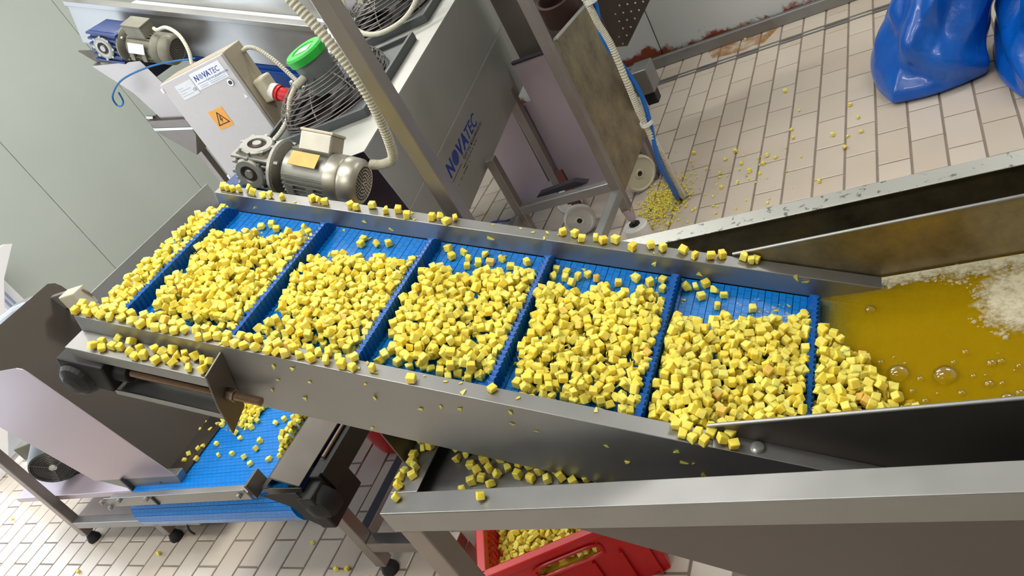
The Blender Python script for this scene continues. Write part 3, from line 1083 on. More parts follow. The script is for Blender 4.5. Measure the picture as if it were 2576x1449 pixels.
# left stand with drive motor
st2 = thing('drive_stand', 'square tube stand at the left edge carrying a small drive', 'stand', (-3.15, 1.3, 0))
for lx, ly, zt in ((-3.43, 1.146, 1.05), (-2.86, 1.146, .235), (-3.43, 1.60, .235), (-2.86, 1.60, .235)):
    MB().box((lx - q, ly - q, .045), (lx + q, ly + q, zt)).build('leg', 'steel_tube', st2, bevel=.003)
    MB().lathe((lx, ly, 0), (0, 0, 1), [(0, .026), (.012, .028), (.035, .018), (.05, .010), (.05, 0)], 14).build('foot', 'rubber', st2, smooth=True)
MB().box((-3.41, 1.126, .10), (-2.60, 1.162, .136)).build('cross_bar', 'steel', st2, bevel=.002)
MB().box((-3.41, 1.162, .13), (-2.60, 1.60, .136)).build('tray', 'steel_bright', st2)
MB().box((-3.75, 1.17, .235), (-2.84, 1.62, .262)).build('top_plate', 'steel_pink_sheen', st2, bevel=.002)
MB().tube(curve_pts([(-2.66, 1.14, .115), (-2.675, 1.125, .10), (-2.68, 1.12, .075), (-2.672, 1.12, .055)], 10), .004, 6).build('wire_end', 'rubber', st2)
# round fan-cooled drive on the stand
dm = thing('drive_motor', 'dark grey round motor with wire guard under the hopper cheek', 'motor', (-3.46, 1.30, .262))
aM = V((.55, -.80, -.22)).normalized()
c0 = V((-3.46, 1.31, .372))
MB().lathe(c0, aM, [(-.13, 0), (-.13, .085), (-.11, .095), (.06, .095), (.085, .09), (.088, .082), (.08, .078), (.08, 0)], 30).build('body', 'fan_plate', dm, smooth=True)
for k in range(8):
    rr = .014 + k * .009
    MB().lathe(c0 + aM * .086, aM, [(0, rr - .0012), (.0014, rr), (0, rr + .0012), (-.0014, rr), (0, rr - .0012)], 28).build('guard_ring', 'fan_wire', dm)
MB().lathe(c0 + aM * .082, aM, [(0, .016), (.006, .016), (.008, 0)], 14).build('hub', 'white_plastic', dm)
sx = aM.orthogonal().normalized()
for k in range(3):
    an = k * math.pi * 2 / 3 + .4
    dr = sx * math.cos(an) + aM.cross(sx) * math.sin(an)
    MB().tube([c0 + aM * .088 + dr * .012, c0 + aM * .088 + dr * .085], .002, 6).build('guard_spoke', 'fan_wire', dm)
MB().obox(c0 + V((-.14, .03, .04)), (.05, .015, 0), (0, .05, 0), (0, 0, .035)).build('terminal_box', 'motor_grey', dm, bevel=.004)
MB().obox(c0 + V((0, .02, -.1)), (.08, 0, 0), (0, .05, 0), (0, 0, .016)).build('foot_plate', 'fan_dark', dm)
# small details at the left edge: rounded steel cover and a white board at the doorway
mb = MB()
prf = [(-3.40, .86), (-3.30, .93), (-3.12, .99), (-2.99, 1.012), (-2.88, 1.018), (-2.855, 1.0), (-2.855, .86)]
cv = mb.prism([(x, 1.39, z) for x, z in prf], (0, .05, 0)).build('steel_cover', 'steel', None, bevel=.012)
mb = MB().box((-3.30, 1.395, .262), (-3.26, 1.435, .86)).box((-2.9, 1.395, .262), (-2.86, 1.435, .86))
recenter(cv, (-3.1, 1.5, .86))
lg = mb.build('leg', 'steel_tube', cv, bevel=.002)
tag(cv, 'rounded steel machine cover at the left edge behind the hopper', 'machine')
wb = MB().prism([(-4.88, 1.50, 0), (-4.88, 1.60, 0), (-4.88, 2.36, .79), (-4.88, 2.545, .91), (-4.88, 2.50, .94), (-4.88, 1.50, .97)], (.03, 0, 0)).build('white_board', 'door_white', None, bevel=.004)
recenter(wb, (-4.87, 1.55, 0))
tag(wb, 'bright white board standing by the doorway at the left edge', 'board')
# red bucket standing on the floor behind the tank end
bk_ = thing('red_bucket', 'red plastic bucket on the floor behind the low conveyor stand', 'bucket', (-1.94, 1.60, 0))
MB().lathe((-1.94, 1.60, 0), (0, 0, 1), [(.0, 0), (.0, .115), (.01, .122), (.26, .15), (.26, .158), (.268, .158), (.268, .145), (.02, .117), (.02, 0)], 32).build('pail', 'red_plastic', bk_, smooth=True)
MB().tube(curve_pts([(-1.785, 1.60, .25), (-1.80, 1.52, .20), (-1.88, 1.46, .16), (-1.99, 1.455, .16), (-2.07, 1.51, .20), (-2.095, 1.60, .25)], 24), .003, 6).build('handle', 'steel_bright', bk_)

# ================================================================== air dryer with fans
AI = math.radians(7.0)
gD, mD = V((0, math.cos(AI), math.sin(AI))), V((0, -math.sin(AI), math.cos(AI)))


def D(x, t, n):
    return V((x, 1.92, .932)) + gD * t + mD * n


DXL, DXR, DL = -2.362, -1.65, 2.2
dry = thing('air_dryer', 'stainless drying tunnel with fans and blue lettering behind the conveyor', 'machine', (-2.0, 2.9, 0))
MB().prism([D(DXL, 0, 0), D(DXR, 0, 0), D(DXR, DL, 0), D(DXL, DL, 0)], mD * -.003).build('top_sheet', 'steel_dryer', dry, bevel=.001)
MB().prism([D(DXR, 0, -.003), D(DXR, DL, -.003), D(DXR, DL, -.262), D(DXR, 0, -.262)], (-.003, 0, 0)).build('side_sheet', 'steel_dryer', dry, bevel=.001)
MB().prism([D(DXR + .004, 0, -.258), D(DXR + .004, DL, -.258), D(DXR - .014, DL, -.515), D(DXR - .014, 0, -.515)], (-.003, 0, 0)).build('skirt', 'steel_dryer', dry, bevel=.001)
MB().prism([D(DXL, 0, -.003), D(DXL, DL, -.003), D(DXL, DL, -.43), D(DXL, 0, -.43)], (.003, 0, 0)).build('side_sheet', 'steel_dull', dry, bevel=.001)
MB().prism([D(DXL + .004, .16, -.006), D(DXR - .004, .16, -.006), D(DXR - .004, .16, -.42), D(DXL + .004, .16, -.42)], (0, .004, 0)).build('inner_shade_sheet', 'dark_interior', dry)  # added dark sheet, stands in for the shade inside the tunnel
MB().prism([D(DXL + .004, .04, -.424), D(DXR - .022, .04, -.424), D(DXR - .022, DL, -.424), D(DXL + .004, DL, -.424)], mD * -.004).build('bed_sheet', 'dark_interior', dry)  # bed coloured dark to carry the tunnel's inner shade
MB().prism([D(DXL + .006, .0, .0005), D(DXL + .028, .0, .0005), D(DXL + .028, DL, .0005), D(DXL + .006, DL, .0005)], mD * .0012).build('edge_strip', 'steel_bright', dry)
for lx in (DXL + .02, DXR - .05):
    for t_ in (1.0, 2.0):
        p = D(lx, t_, -.43)
        MB().box((p.x, p.y, 0), (p.x + .04, p.y + .04, p.z + .02)).build('leg', 'steel_tube', dry, bevel=.003)
# lettering on the skirt
upS = (D(DXR + .004, 0, -.258) - D(DXR - .014, 0, -.515)).normalized()
nrm = gD.cross(upS)
o0 = D(DXR + .004, .285, -.258) - upS * .106 + nrm * .0005
text_part('lettering', 'N', o0, gD, upS, .050, 'ink_blue', dry, .25, .035)
text_part('lettering', 'V', o0 + gD * .124, gD, upS, .050, 'ink_blue', dry, .25, .035)
text_part('lettering', 'A', o0 + gD * .176, gD, upS, .050, 'ink_blue', dry, .25, .035)
text_part('lettering', 'TEC', o0 + gD * .224, gD, upS, .048, 'ink_blue', dry, .25, .005)
gl_ = MB()
for i in range(8):                                         # striped globe that stands for the O
    h = -.022 + i * .0063
    w_ = math.sqrt(max(0, .025 ** 2 - h ** 2)) + .002
    c = o0 + gD * .096 + upS * (.025 + h) + gD * (h * .25)
    gl_.obox(c, gD * w_, upS * .0020, nrm * .0006)
gl_.build('striped_globe', 'ink_blue', dry)
MB().obox(o0 + gD * .055 - upS * .016, gD * .055, upS * .0009, nrm * .0005).build('rule_line', 'ink_dark', dry)
text_part('small_lettering', 'Χρήστος Καραθανάσης', o0 + gD * .135 - upS * .022, gD, upS, .015, 'ink_dark', dry, .15)
for r_, (st_, ln, nn) in enumerate([(.10, .19, 26), (.02, .15, 18)]):
    ml = MB()
    for i in range(nn):
        if random.random() < .25:
            continue
        ml.obox(o0 + gD * (st_ + ln * i / nn) - upS * (.034 + .014 * r_), gD * random.uniform(.0012, .003), upS * random.uniform(.0012, .003), nrm * .0004)
    ml.build('small_print', 'ink_dark', dry)


def fan(label, t_, x_, cap=True):
    c = D(x_, t_, 0)
    ft = thing('axial_fan', label, 'fan', c, 'fans on top of the dryer')
    Fp = lambda a, b, n: c + V((1, 0, 0)) * a + gD * b + mD * n
    # square base plate with folded rim and a round dark throat
    MB().obox(Fp(.0, 0, .008), V((.275, 0, 0)), gD * .255, mD * .008).build('base_plate', 'fan_plate', ft, bevel=.004)
    for sx_, sy_, lx_, ly_ in ((.268, 0, .008, .255), (-.268, 0, .008, .255), (0, .248, .275, .008), (0, -.248, .275, .008)):
        MB().obox(Fp(sx_, sy_, .022), V((lx_, 0, 0)), gD * ly_, mD * .012).build('plate_rim', 'fan_plate', ft, bevel=.002)
    MB().lathe(Fp(0, 0, .016), mD, [(0, .222), (.012, .222), (.012, .212), (.001, .208), (.001, 0)], 36).build('throat', 'fan_dark', ft, smooth=True)
    for k in range(5):
        an = k * 2 * math.pi / 5 + .3
        dr = V((math.cos(an), 0, 0)) + gD * math.sin(an)
        tn = V((-math.sin(an), 0, 0)) + gD * math.cos(an)
        c1, c2 = Fp(0, 0, .035) + dr * .06, Fp(0, 0, .035) + dr * .195
        MB().prism([c1 - tn * .02 - mD * .012, c1 + tn * .02 + mD * .012, c2 + tn * .065 + mD * .022, c2 - tn * .05 - mD * .012], mD * .003).build('blade', 'fan_blade', ft)
    # domed wire guard
    R_, Hh = .235, .115
    for k in range(11):
        rr = (.235, .2345, .233, .229, .222, .211, .196, .178, .157, .133, .108)[k]
        hh = .02 + Hh * (0, .10, .21, .33, .45, .57, .68, .78, .86, .93, .97)[k]
        pr = [(hh, rr - .002), (hh + .002, rr), (hh, rr + .002), (hh - .002, rr), (hh, rr - .002)]
        MB().lathe(Fp(0, 0, 0), mD, pr, 44).build('guard_ring', 'fan_wire', ft, smooth=True)
    for k in range(8):
        an = k * math.pi / 4 + .2
        dr = V((math.cos(an), 0, 0)) + gD * math.sin(an)
        MB().tube([Fp(0, 0, 0) + dr * (rr - .003) + mD * (.018 + Hh * hq) for rr, hq in ((.235, 0), (.234, .12), (.229, .33), (.211, .57), (.178, .78), (.133, .93), (.07, 1.0))], .0026, 6).build('guard_rib', 'fan_wire', ft)
    # motor can with coloured lid
    MB().lathe(Fp(0, 0, 0), mD, [(.06, .065), (.195, .070), (.195, 0)], 30).build('motor_can', 'fan_motor', ft, smooth=True)
    lid = MB().lathe(Fp(0, 0, 0), mD, [(.190, .076), (.218, .080), (.226, .073), (.226, .048), (.222, .046), (.222, 0)], 30).build('lid', 'green_cap' if cap else 'fan_motor', ft, smooth=True)
    MB().obox(Fp(0, 0, .2235), V((.03, 0, 0)), gD * .02, mD * .001).build('lid_label', 'label_silver', lid)
    pth = Fp(-.03, -.06, .145)
    MB().cyl(pth, pth + V((-.02, 0, 0)) - gD * .045, .016, seg=14).build('cable_gland', 'conduit', ft, smooth=True)
    MB().lathe(pth + V((-.05, 0, 0)) - gD * .015, V((-.5, -.8, 0)), [(-.004, .018), (.004, .018), (.004, .010), (-.004, .010), (-.004, .018)], 16).build('lifting_eye', 'steel_bright', ft)
    return Fp


Fp = fan('dark wire guarded fan with green lid on the dryer, nearer one', .49, -2.02)
Fq = fan('dark wire guarded fan partly out of frame at the top', 1.13, -2.02, cap=False)
# conduits of the fans
o = ribbed([Fp(-.05, -.105, .145), Fp(-.08, -.14, .12), Fp(-.12, -.17, .07), Fp(-.19, -.20, .035), Fp(-.27, -.235, .022), Fp(-.31, -.26, .016)], .0105, .008, .12).build('ribbed_conduit', 'conduit', None)
recenter(o, Fp(-.31, -.26, .01))
tag(o, 'grey ribbed conduit dropping from the green lidded fan to the dryer top', 'conduit')
o = ribbed([Fq(-.12, -.10, .20), Fq(-.10, -.18, .12), Fq(-.02, -.26, .07), Fq(.10, -.30, .05), Fq(.22, -.26, .06), Fq(.29, -.16, .12), Fq(.31, -.02, .20), Fq(.31, .15, .24)], .011, .008, .1).build('ribbed_conduit', 'conduit', None)
recenter(o, Fq(.1, -.30, .03))
tag(o, 'white ribbed conduit hanging in a loop across the upper fan', 'conduit')

# ================================================================== control cabinet
cab = thing('control_cabinet', 'light grey electrical control cabinet with company sticker and warning sign', 'cabinet', (-2.82, 2.7, .72))
CX0, CX1, CZ0, CZ1, CY = -3.035, -2.60, .72, 1.305, 2.60
MB().box((CX0, CY + .022, CZ0), (CX1, CY + .14, CZ1)).build('body', 'cabinet_side', cab, bevel=.004)
dr_ = MB().box((CX0 + .003, CY, CZ0 + .003), (CX1 - .003, CY + .019, CZ1 - .003)).build('door', 'cabinet_grey', cab, bevel=.004)
MB().cyl((CX1 - .05, CY - .004, CZ1 - .12), (CX1 - .05, CY, CZ1 - .12), .016, seg=18).build('lock_rim', 'steel_bright', dr_, smooth=True)
MB().cyl((CX1 - .05, CY - .006, CZ1 - .12), (CX1 - .05, CY - .002, CZ1 - .12), .009, seg=14).build('lock_core', 'ink_dark', dr_, smooth=True)
fx, fz = V((1, 0, 0)), V((0, 0, 1))
# big sticker
sx0, sx1, sz0, sz1 = -2.835, -2.635, CZ1 - .096, CZ1 - .018
MB().box((sx0, CY - .0012, sz0), (sx1, CY, sz1)).build('sticker', 'label_white', dr_, bevel=.0004)
yl = CY - .0016
def tx(nm, body, x, z, h, mat, sh=.15, bo=0.):
    return text_part(nm, body, (x, yl, z), fx, fz, h, mat, dr_, sh, bo)
tx('lettering', 'N', sx0 + .012, sz0 + .039, .024, 'ink_blue', .15, .03)
MB().lathe((sx0 + .0565, yl + .0005, sz0 + .051), (0, -1, 0), [(0, 0), (0, .012), (.0008, .012), (.0008, 0)], 22).build('globe_mark', 'ink_pale', dr_)
tx('lettering', 'VA', sx0 + .069, sz0 + .039, .024, 'ink_blue', .15, .03)
tx('lettering', 'TEC', sx0 + .114, sz0 + .039, .024, 'ink_blue', .15)
tx('small_lettering', 'Χρήστος Καραθανάσης', sx0 + .072, sz0 + .023, .009, 'ink_blue', .1)
MB().box((sx0 + .012, yl - .0003, sz0 + .026), (sx0 + .07, yl + .0003, sz0 + .0275)).build('rule_line', 'ink_blue', dr_)
ml = MB()
for i in range(30):
    if random.random() < .2:
        continue
    x_ = sx0 + .012 + i * .006
    for zz in (.006, .014):
        ml.box((x_, yl - .0003, sz0 + zz), (x_ + random.uniform(.002, .004), yl + .0003, sz0 + zz + .0028))
ml.build('small_print', 'ink_pale', dr_)
# silver rating plate with CE mark
MB().box((-2.955, CY - .0012, CZ1 - .105), (-2.842, CY, CZ1 - .035)).build('rating_plate', 'label_silver', dr_)
tx('lettering', 'CE', -2.866, CZ1 - .088, .013, 'ink_dark', 0)
ml = MB()
for i in range(4):
    ml.box((-2.948, yl - .0003, CZ1 - .055 - i * .012), (-2.948 + (.075 if i % 2 else .035), yl + .0003, CZ1 - .0535 - i * .012))
ml.build('small_print', 'ink_pale', dr_)
# warning sign
wx, wz = -2.835, 1.064
MB().box((wx - .047, CY - .0012, wz - .047), (wx + .047, CY, wz + .047)).build('warning_sign', 'orange_label', dr_, bevel=.0005)
tri = [V((wx, yl, wz + .030)), V((wx + .034, yl, wz - .026)), V((wx - .034, yl, wz - .026))]
ml = MB()
for i in range(3):
    a, b2 = tri[i], tri[(i + 1) % 3]
    u_ = (b2 - a).normalized()
    pn = V((0, -1, 0)).cross(u_)
    ml.obox((a + b2) / 2, (b2 - a) / 2 + u_ * .002, pn * .0024, (0, .0005, 0))
ml.build('warning_triangle', 'ink_brown', dr_)
bolt = [(.003, .017), (-.009, -.006), (-.001, -.004), (-.006, -.019), (.009, .002), (.001, .001), (.008, .016)]
MB().prism([(wx + x, yl, wz - .002 + z) for x, z in bolt], (0, -.0007, 0)).build('lightning_mark', 'ink_brown', dr_)
MB().prism([(CX1 - .035, yl, CZ1 - .205), (CX1 - .012, yl, CZ1 - .205), (CX1 - .022, yl, CZ1 - .185)], (0, -.0006, 0)).build('small_sticker', 'label_white', dr_)
for z_ in (CZ1 - .03, CZ0 + .08):
    MB().box((CX0 - .006, CY - .004, z_ - .012), (CX0 + .01, CY + .01, z_ + .012)).build('hinge', 'label_white', dr_, bevel=.003)
# white socket and red plug on the right side
mb = MB()
mb.obox((CX1 + .03, CY + .085, CZ1 - .22), (.03, 0, 0), (0, .035, 0), (0, 0, .055))
sk = mb.build('socket', 'cream_plastic', cab, bevel=.01)
pd = V((.75, -.1, -.55)).normalized()
mb = MB().lathe((CX1 + .05, CY + .08, CZ1 - .24), pd, [(0, .03), (.035, .034), (.04, .036), (.04, .030), (.10, .030), (.115, .02), (.115, 0)], 20)
mb.build('red_plug', 'red_plug', sk, smooth=True)
MB().lathe((CX1 + .045, CY + .08, CZ1 - .235), pd, [(0, .032), (.03, .037), (.03, .0)], 20).build('plug_collar', 'white_plastic', sk, smooth=True)
# cabinet post
MB().box((-2.84, CY + .13, 0), (-2.80, CY + .17, CZ0)).build('post', 'steel_tube', cab, bevel=.003)
o = ribbed([(-2.60, 2.72, 1.26), (-2.56, 2.72, 1.262), (-2.52, 2.72, 1.235), (-2.47, 2.71, 1.17), (-2.43, 2.70, 1.09), (-2.39, 2.68, 1.02)], .010, .008, .14).build('ribbed_conduit', 'conduit', None)
recenter(o, (-2.39, 2.68, 1.02))
tag(o, 'pale conduit arching from the right side of the control cabinet', 'conduit')

# ================================================================== second inclined conveyor at the back
T3 = math.radians(26.4)
d3, n3 = V((math.cos(T3), 0, -math.sin(T3))), V((math.sin(T3), 0, math.cos(T3)))


def P3(s, y, h):
    return V((-2.69, y, 1.295)) + d3 * s + n3 * h


c3 = thing('rear_conveyor', 'inclined steel conveyor running along the back above the cabinet', 'conveyor', (-2.6, 3.2, .4))
Y3 = 3.0
for yy, sg in ((Y3, 1), (Y3 + .5, -1)):
    pr = [(yy, -.20), (yy, 0), (yy - .018 * sg, 0), (yy - .018 * sg, .025), (yy + .04 * sg, .025), (yy + .04 * sg, -.003), (yy + .004 * sg, -.003), (yy + .004 * sg, -.20)]
    MB().prism([P3(-1.10, y, h) for y, h in pr], d3 * 1.44).build('side_rail', 'steel', c3, bevel=.002)
MB().prism([P3(-1.08, Y3 + .06, .115), P3(.34, Y3 + .06, .115), P3(.34, Y3 + .06, .03), P3(-1.08, Y3 + .06, .03)], (0, .003, 0)).build('splash_guard', 'steel_bright', c3, bevel=.001)
MB().prism([P3(-1.05, Y3 + .05, -.14), P3(.34, Y3 + .05, -.14), P3(.34, Y3 + .45, -.14), P3(-1.05, Y3 + .45, -.14)], n3 * .012).build('belt', 'label_white', c3)
MB().prism([P3(-1.05, Y3 + .01, -.235), P3(.34, Y3 + .01, -.235), P3(.34, Y3 + .45, -.235), P3(-1.05, Y3 + .45, -.235)], n3 * .018).build('return_belt', 'belt_under', c3)
MB().prism([P3(-.1, Y3 - .02, -.235), P3(.33, Y3 - .02, -.235), P3(.33, Y3 - .02, -.30), P3(-.1, Y3 - .02, -.30)], (0, .3, 0)).build('blue_guard', 'belt_under', c3, bevel=.004)
for s_ in (-.9, .28):
    for yy in (Y3 + .03, Y3 + .46):
        p = P3(s_, yy, -.2)
        MB().box((p.x - .02, yy - .02, 0), (p.x + .02, yy + .02, p.z + .02)).build('leg', 'steel_tube', c3, bevel=.003)
a3 = V((math.cos(T3 + .02), 0, -math.sin(T3 + .02)))
mt3, Q3 = gear_motor('gear_motor', 'blue gearbox with dull grey motor on the rear conveyor above the cabinet', (-3.385, 2.88, 1.522), a3, (0, 0, 1), 1.12, 'motor_grey', 'navy_paint', 'cast_alu', 'motor_grey', 'label_white', (.25, -.1, .95), (.1, -.9, .2), gk=1.36, rk=.78)
cn = ribbed([Q3(.20, 0, .085), Q3(.225, .01, .085), (-3.06, 2.87, 1.48), (-2.99, 2.84, 1.43), (-2.955, 2.80, 1.36), (-2.95, 2.76, 1.30)], .009, .009, .08).build('ribbed_conduit', 'conduit', None)
recenter(cn, (-2.95, 2.76, 1.30))
tag(cn, 'cream cable running from the rear motor down to the cabinet top', 'conduit')
bc = MB().tube(curve_pts([(-2.93, 2.78, 1.315), (-3.05, 2.76, 1.352), (-3.20, 2.75, 1.38), (-3.386, 2.74, 1.385), (-3.50, 2.73, 1.345), (-3.522, 2.73, 1.30), (-3.50, 2.73, 1.285), (-3.465, 2.73, 1.30), (-3.45, 2.73, 1.345)], 50), .0045, 8).build('air_hose', 'cable_blue', None, smooth=True)
recenter(bc, (-3.2, 2.75, 1.29))
tag(bc, 'thin blue hose looping out to the left of the rear motor', 'hose')
# discharge chute of the rear conveyor
ch = thing('discharge_chute', 'bent steel chute sheet hanging below the rear conveyor at the left', 'chute', (-3.45, 2.95, .9))
mb = MB()
mb.prism([(-3.60, 2.82, 1.50), (-3.29, 2.82, 1.415), (-3.235, 2.82, 1.20), (-3.26, 2.82, 1.075), (-3.43, 2.82, 1.135), (-3.475, 2.82, 1.30)], (0, .003, 0))
mb.build('front_sheet', 'steel_tube', ch, bevel=.001)
MB().prism([(-3.60, 2.822, 1.50), (-3.60, 3.3, 1.50), (-3.475, 3.3, 1.30), (-3.475, 2.822, 1.30)], (.003, 0, 0)).build('side_sheet', 'steel_dull', ch)
MB().prism([(-3.66, 2.86, 1.585), (-3.30, 2.86, 1.46), (-3.22, 2.86, 1.36), (-3.60, 2.86, 1.50)], (0, .01, 0)).build('motor_plate', 'dark_cast', ch)
mb = MB()
mb.prism([(-3.504, 2.80, 1.158), (-3.255, 2.80, 1.086), (-3.27, 2.80, 1.0), (-3.36, 2.80, .905), (-3.489, 2.80, 1.081)], (0, .2, 0))
mb.build('lower_flap', 'steel_dark', ch, bevel=.002)
MB().prism([(-3.50, 2.797, 1.10), (-3.26, 2.797, 1.03), (-3.26, 2.797, 1.042), (-3.50, 2.797, 1.115)], (0, .002, 0)).build('fold_line', 'steel_bright', ch)
MB().cyl((-3.52, 2.83, 1.17), (-3.48, 2.83, 1.155), .010, seg=10).build('hinge_pin', 'steel_bright', ch)
MB().box((-3.42, 2.96, 0), (-3.38, 3.0, 1.0)).build('leg', 'steel_tube', ch, bevel=.003)

# ================================================================== hopper trolley behind the tank
tr_ = thing('hopper_trolley', 'steel hopper trolley on a tube frame behind the far rail', 'trolley', (-1.42, 2.8, 0))
ZB = .272
# tube frame
for lx, ly, z0, z1 in ((-1.19, 2.5, .15, 1.35), (-1.624, 2.5, .0, .528), (-1.624, 3.08, .0, .44), (-1.225, 2.97, .0, .60)):
    MB().box((lx - .019, ly - .019, z0), (lx + .019, ly + .019, z1)).build('post', 'steel_tube', tr_, bevel=.003)
MB().box((-1.642, 2.482, ZB - .019), (-1.19, 2.518, ZB + .019)).build('cross_bar', 'steel', tr_, bevel=.003)
MB().box((-1.664, 1.95, ZB - .05), (-1.628, 2.482, ZB - .012)).build('long_bar', 'steel', tr_, bevel=.003)
MB().box((-1.208, 1.95, ZB - .05), (-1.172, 2.482, ZB - .012)).build('long_bar', 'steel', tr_, bevel=.003)
# tapered shoe and white levelling foot at the near right post
MB().lathe((-1.19, 2.5, .10), (0, 0, 1), [(0, .012), (.004, .016), (.06, .024), (.06, 0)], 18).build('post_shoe', 'steel_pink_sheen', tr_, smooth=True)
MB().cyl((-1.19, 2.5, .07), (-1.19, 2.5, .11), .006, seg=10).build('foot_stem', 'rod_steel', tr_)
ft_ = MB().lathe((-1.19, 2.5, 0), (0, 0, 1), [(0, .0), (0, .046), (.004, .05), (.072, .05), (.078, .044), (.078, 0)], 28).build('levelling_foot', 'white_plastic', tr_, smooth=True)
MB().lathe((-1.19, 2.5, .078), (0, 0, 1), [(0, .023), (.005, .023), (.005, .008), (.001, 0)], 8).build('foot_socket', 'black_plastic', ft_)
# body sheets
MB().prism([(-1.98, 3.03, .02), (-1.205, 3.03, .02), (-1.205, 3.03, .685), (-1.63, 3.03, .685), (-1.63, 3.03, .50), (-1.98, 3.03, .50)], (0, .003, 0)).build('back_sheet', 'steel_pink_sheen', tr_, bevel=.001)
MB().prism([(-1.2, 2.53, .19), (-1.2, 3.04, .19), (-1.2, 3.11, .60), (-1.2, 2.99, .81), (-1.2, 2.53, .845)], (-.003, 0, 0)).build('side_sheet', 'steel_warm', tr_, bevel=.001)
MB().tube([(-1.2, 2.60, .842), (-1.2, 2.99, .812)], .007, 8).build('edge_bead', 'steel_bright', tr_, smooth=True)
MB().box((-1.62, 3.10, .30), (-1.205, 3.104, 1.25)).build('upper_sheet', 'steel_dark', tr_)
MB().tube(curve_pts([(-1.625, 3.03, .687), (-1.6, 3.028, .688), (-1.42, 3.03, .684), (-1.21, 3.03, .687)], 8), .009, 8).build('lip_roll', 'ink_dark', tr_)
MB().prism([(-1.737, 3.025, .49), (-1.674, 3.025, .49), (-1.682, 3.025, .10), (-1.744, 3.025, .10)], (0, .002, 0)).build('dark_strip', 'steel_dark', tr_)  # dark strip set just in front of the back sheet
MB().prism([(-1.54, 2.524, .292), (-1.33, 2.524, .292), (-1.305, 2.524, .295), (-1.355, 2.524, .318), (-1.52, 2.524, .305)], (0, .03, 0)).build('pull_bar', 'ink_dark', tr_)
# round outlet pipe above
MB().lathe((-1.30, 2.98, .80), (.1, -.3, 1), [(0, .075), (.10, .075), (.105, .068), (.10, .062), (.02, .062), (.02, 0)], 26).build('outlet_pipe', 'dark_interior', tr_, smooth=True)
# side box at right
MB().box((-1.2, 3.10, .33), (-1.12, 3.22, .44)).build('latch_box', 'steel_dull', tr_, bevel=.004)
MB().box((-1.18, 3.12, .27), (-1.13, 3.18, .33)).build('latch', 'rubber', tr_, bevel=.004)
# castors
for (wx_, wy_, rr, ax_) in ((-1.485, 2.66, .068, (.25, -1, .1)), (-1.26, 2.90, .082, (.75, -.65, 0)), (-1.60, 2.86, .06, (.2, -1, 0))):
    a_ = V(ax_).normalized()
    c_ = V((wx_, wy_, rr))
    wh = MB().lathe(c_, a_, [(-.02, 0), (-.02, rr - .012), (-.016, rr - .002), (-.008, rr), (.008, rr), (.016, rr - .002), (.02, rr - .010), (.014, rr - .016), (.012, .022), (.016, .019), (.016, .012), (.004, .011), (.004, 0)], 32).build('castor_wheel', 'white_plastic' if rr < .08 else 'cream_plastic', tr_, smooth=True)
    MB().cyl(c_ + a_ * .0, c_ + a_ * .014, .010, seg=12).build('axle', 'dark_interior', wh)
    MB().box((wx_ - .02, wy_ + .03, rr), (wx_ + .02, wy_ + .045, .20)).build('castor_fork', 'rust_brown', tr_)
# perforated brown screen on the far side of the trolley
sp = [V((-1.345, 3.36, .50)), V((-1.285, 3.46, .44)), V((-1.04, 3.62, .66)), V((-1.00, 3.62, 1.25)), V((-1.42, 3.22, 1.25))]
pe = MB().prism(sp, (-.003, .004, .0)).build('perforated_sheet', 'brown_perf', tr_)
MB().box((-1.36, 3.05, .50), (-1.32, 3.40, .54)).build('screen_arm', 'steel_tube', tr_)
scn = (sp[2] - sp[1]).normalized()
dots = MB()
pn = (sp[2] - sp[1]).cross(sp[4] - sp[1]).normalized()
if pn.dot(V((0, 0, CAM_H)) - sp[1]) < 0:
    pn = -pn
upd = pn.cross(scn).normalized()
if upd.z < 0:
    upd = -upd
for i in range(-4, 9):
    for j in range(0, 16):
        p = sp[1] + scn * (.0 + i * .04) + upd * (.03 + .034 * j) + scn * (.02 if j % 2 else 0)
        inside = True
        for q_ in range(5):
            e_ = sp[(q_ + 1) % 5] - sp[q_]
            c_ = sum(sp, V((0, 0, 0))) / 5
            if pn.dot(e_.cross(p - sp[q_])) * pn.dot(e_.cross(c_ - sp[q_])) < 0:
                inside = False
        if inside:
            pp = p + pn * (sp[0] - p).dot(pn) * 0
            dots.cyl(pp - pn * .002, pp + pn * .005, .004, seg=6)
do_ = dots.build('hole_dots', 'pale_dot', tr_)
do_['kind'] = 'stuff'

# hoses hanging to the floor by the trolley
hs = ribbed([(-1.06, 2.56, 1.15), (-1.02, 2.56, .94), (-1.012, 2.556, .855), (-1.0, 2.553, .76), (-1.003, 2.553, .60), (-1.010, 2.565, .47), (-1.012, 2.60, .30), (-1.03, 2.66, .13), (-1.045, 2.71, .03), (-1.07, 2.78, .016), (-1.12, 2.89, .013), (-1.19, 3.06, .013), (-1.32, 3.17, .013)], .0125, .009, .14, 10).build('ribbed_hose', 'conduit', None)
recenter(hs, (-1.045, 2.71, 0))
tag(hs, 'white ribbed hose hanging beside the trolley down to the floor', 'hose')
bh = MB().tube(curve_pts([(-1.03, 2.575, 1.15), (-1.0, 2.58, .93), (-1.02, 2.56, .80), (-.985, 2.575, .60), (-.99, 2.58, .47), (-1.026, 2.585, .28), (-1.045, 2.64, .13), (-1.065, 2.70, .03), (-1.09, 2.77, .013), (-1.15, 2.90, .010), (-1.215, 3.03, .010), (-1.34, 3.13, .010)], 70), .009, 8).build('blue_hose', 'blue_hose', None, smooth=True)
recenter(bh, (-1.065, 2.70, 0))
tag(bh, 'smooth blue hose tied along the white ribbed hose', 'hose')
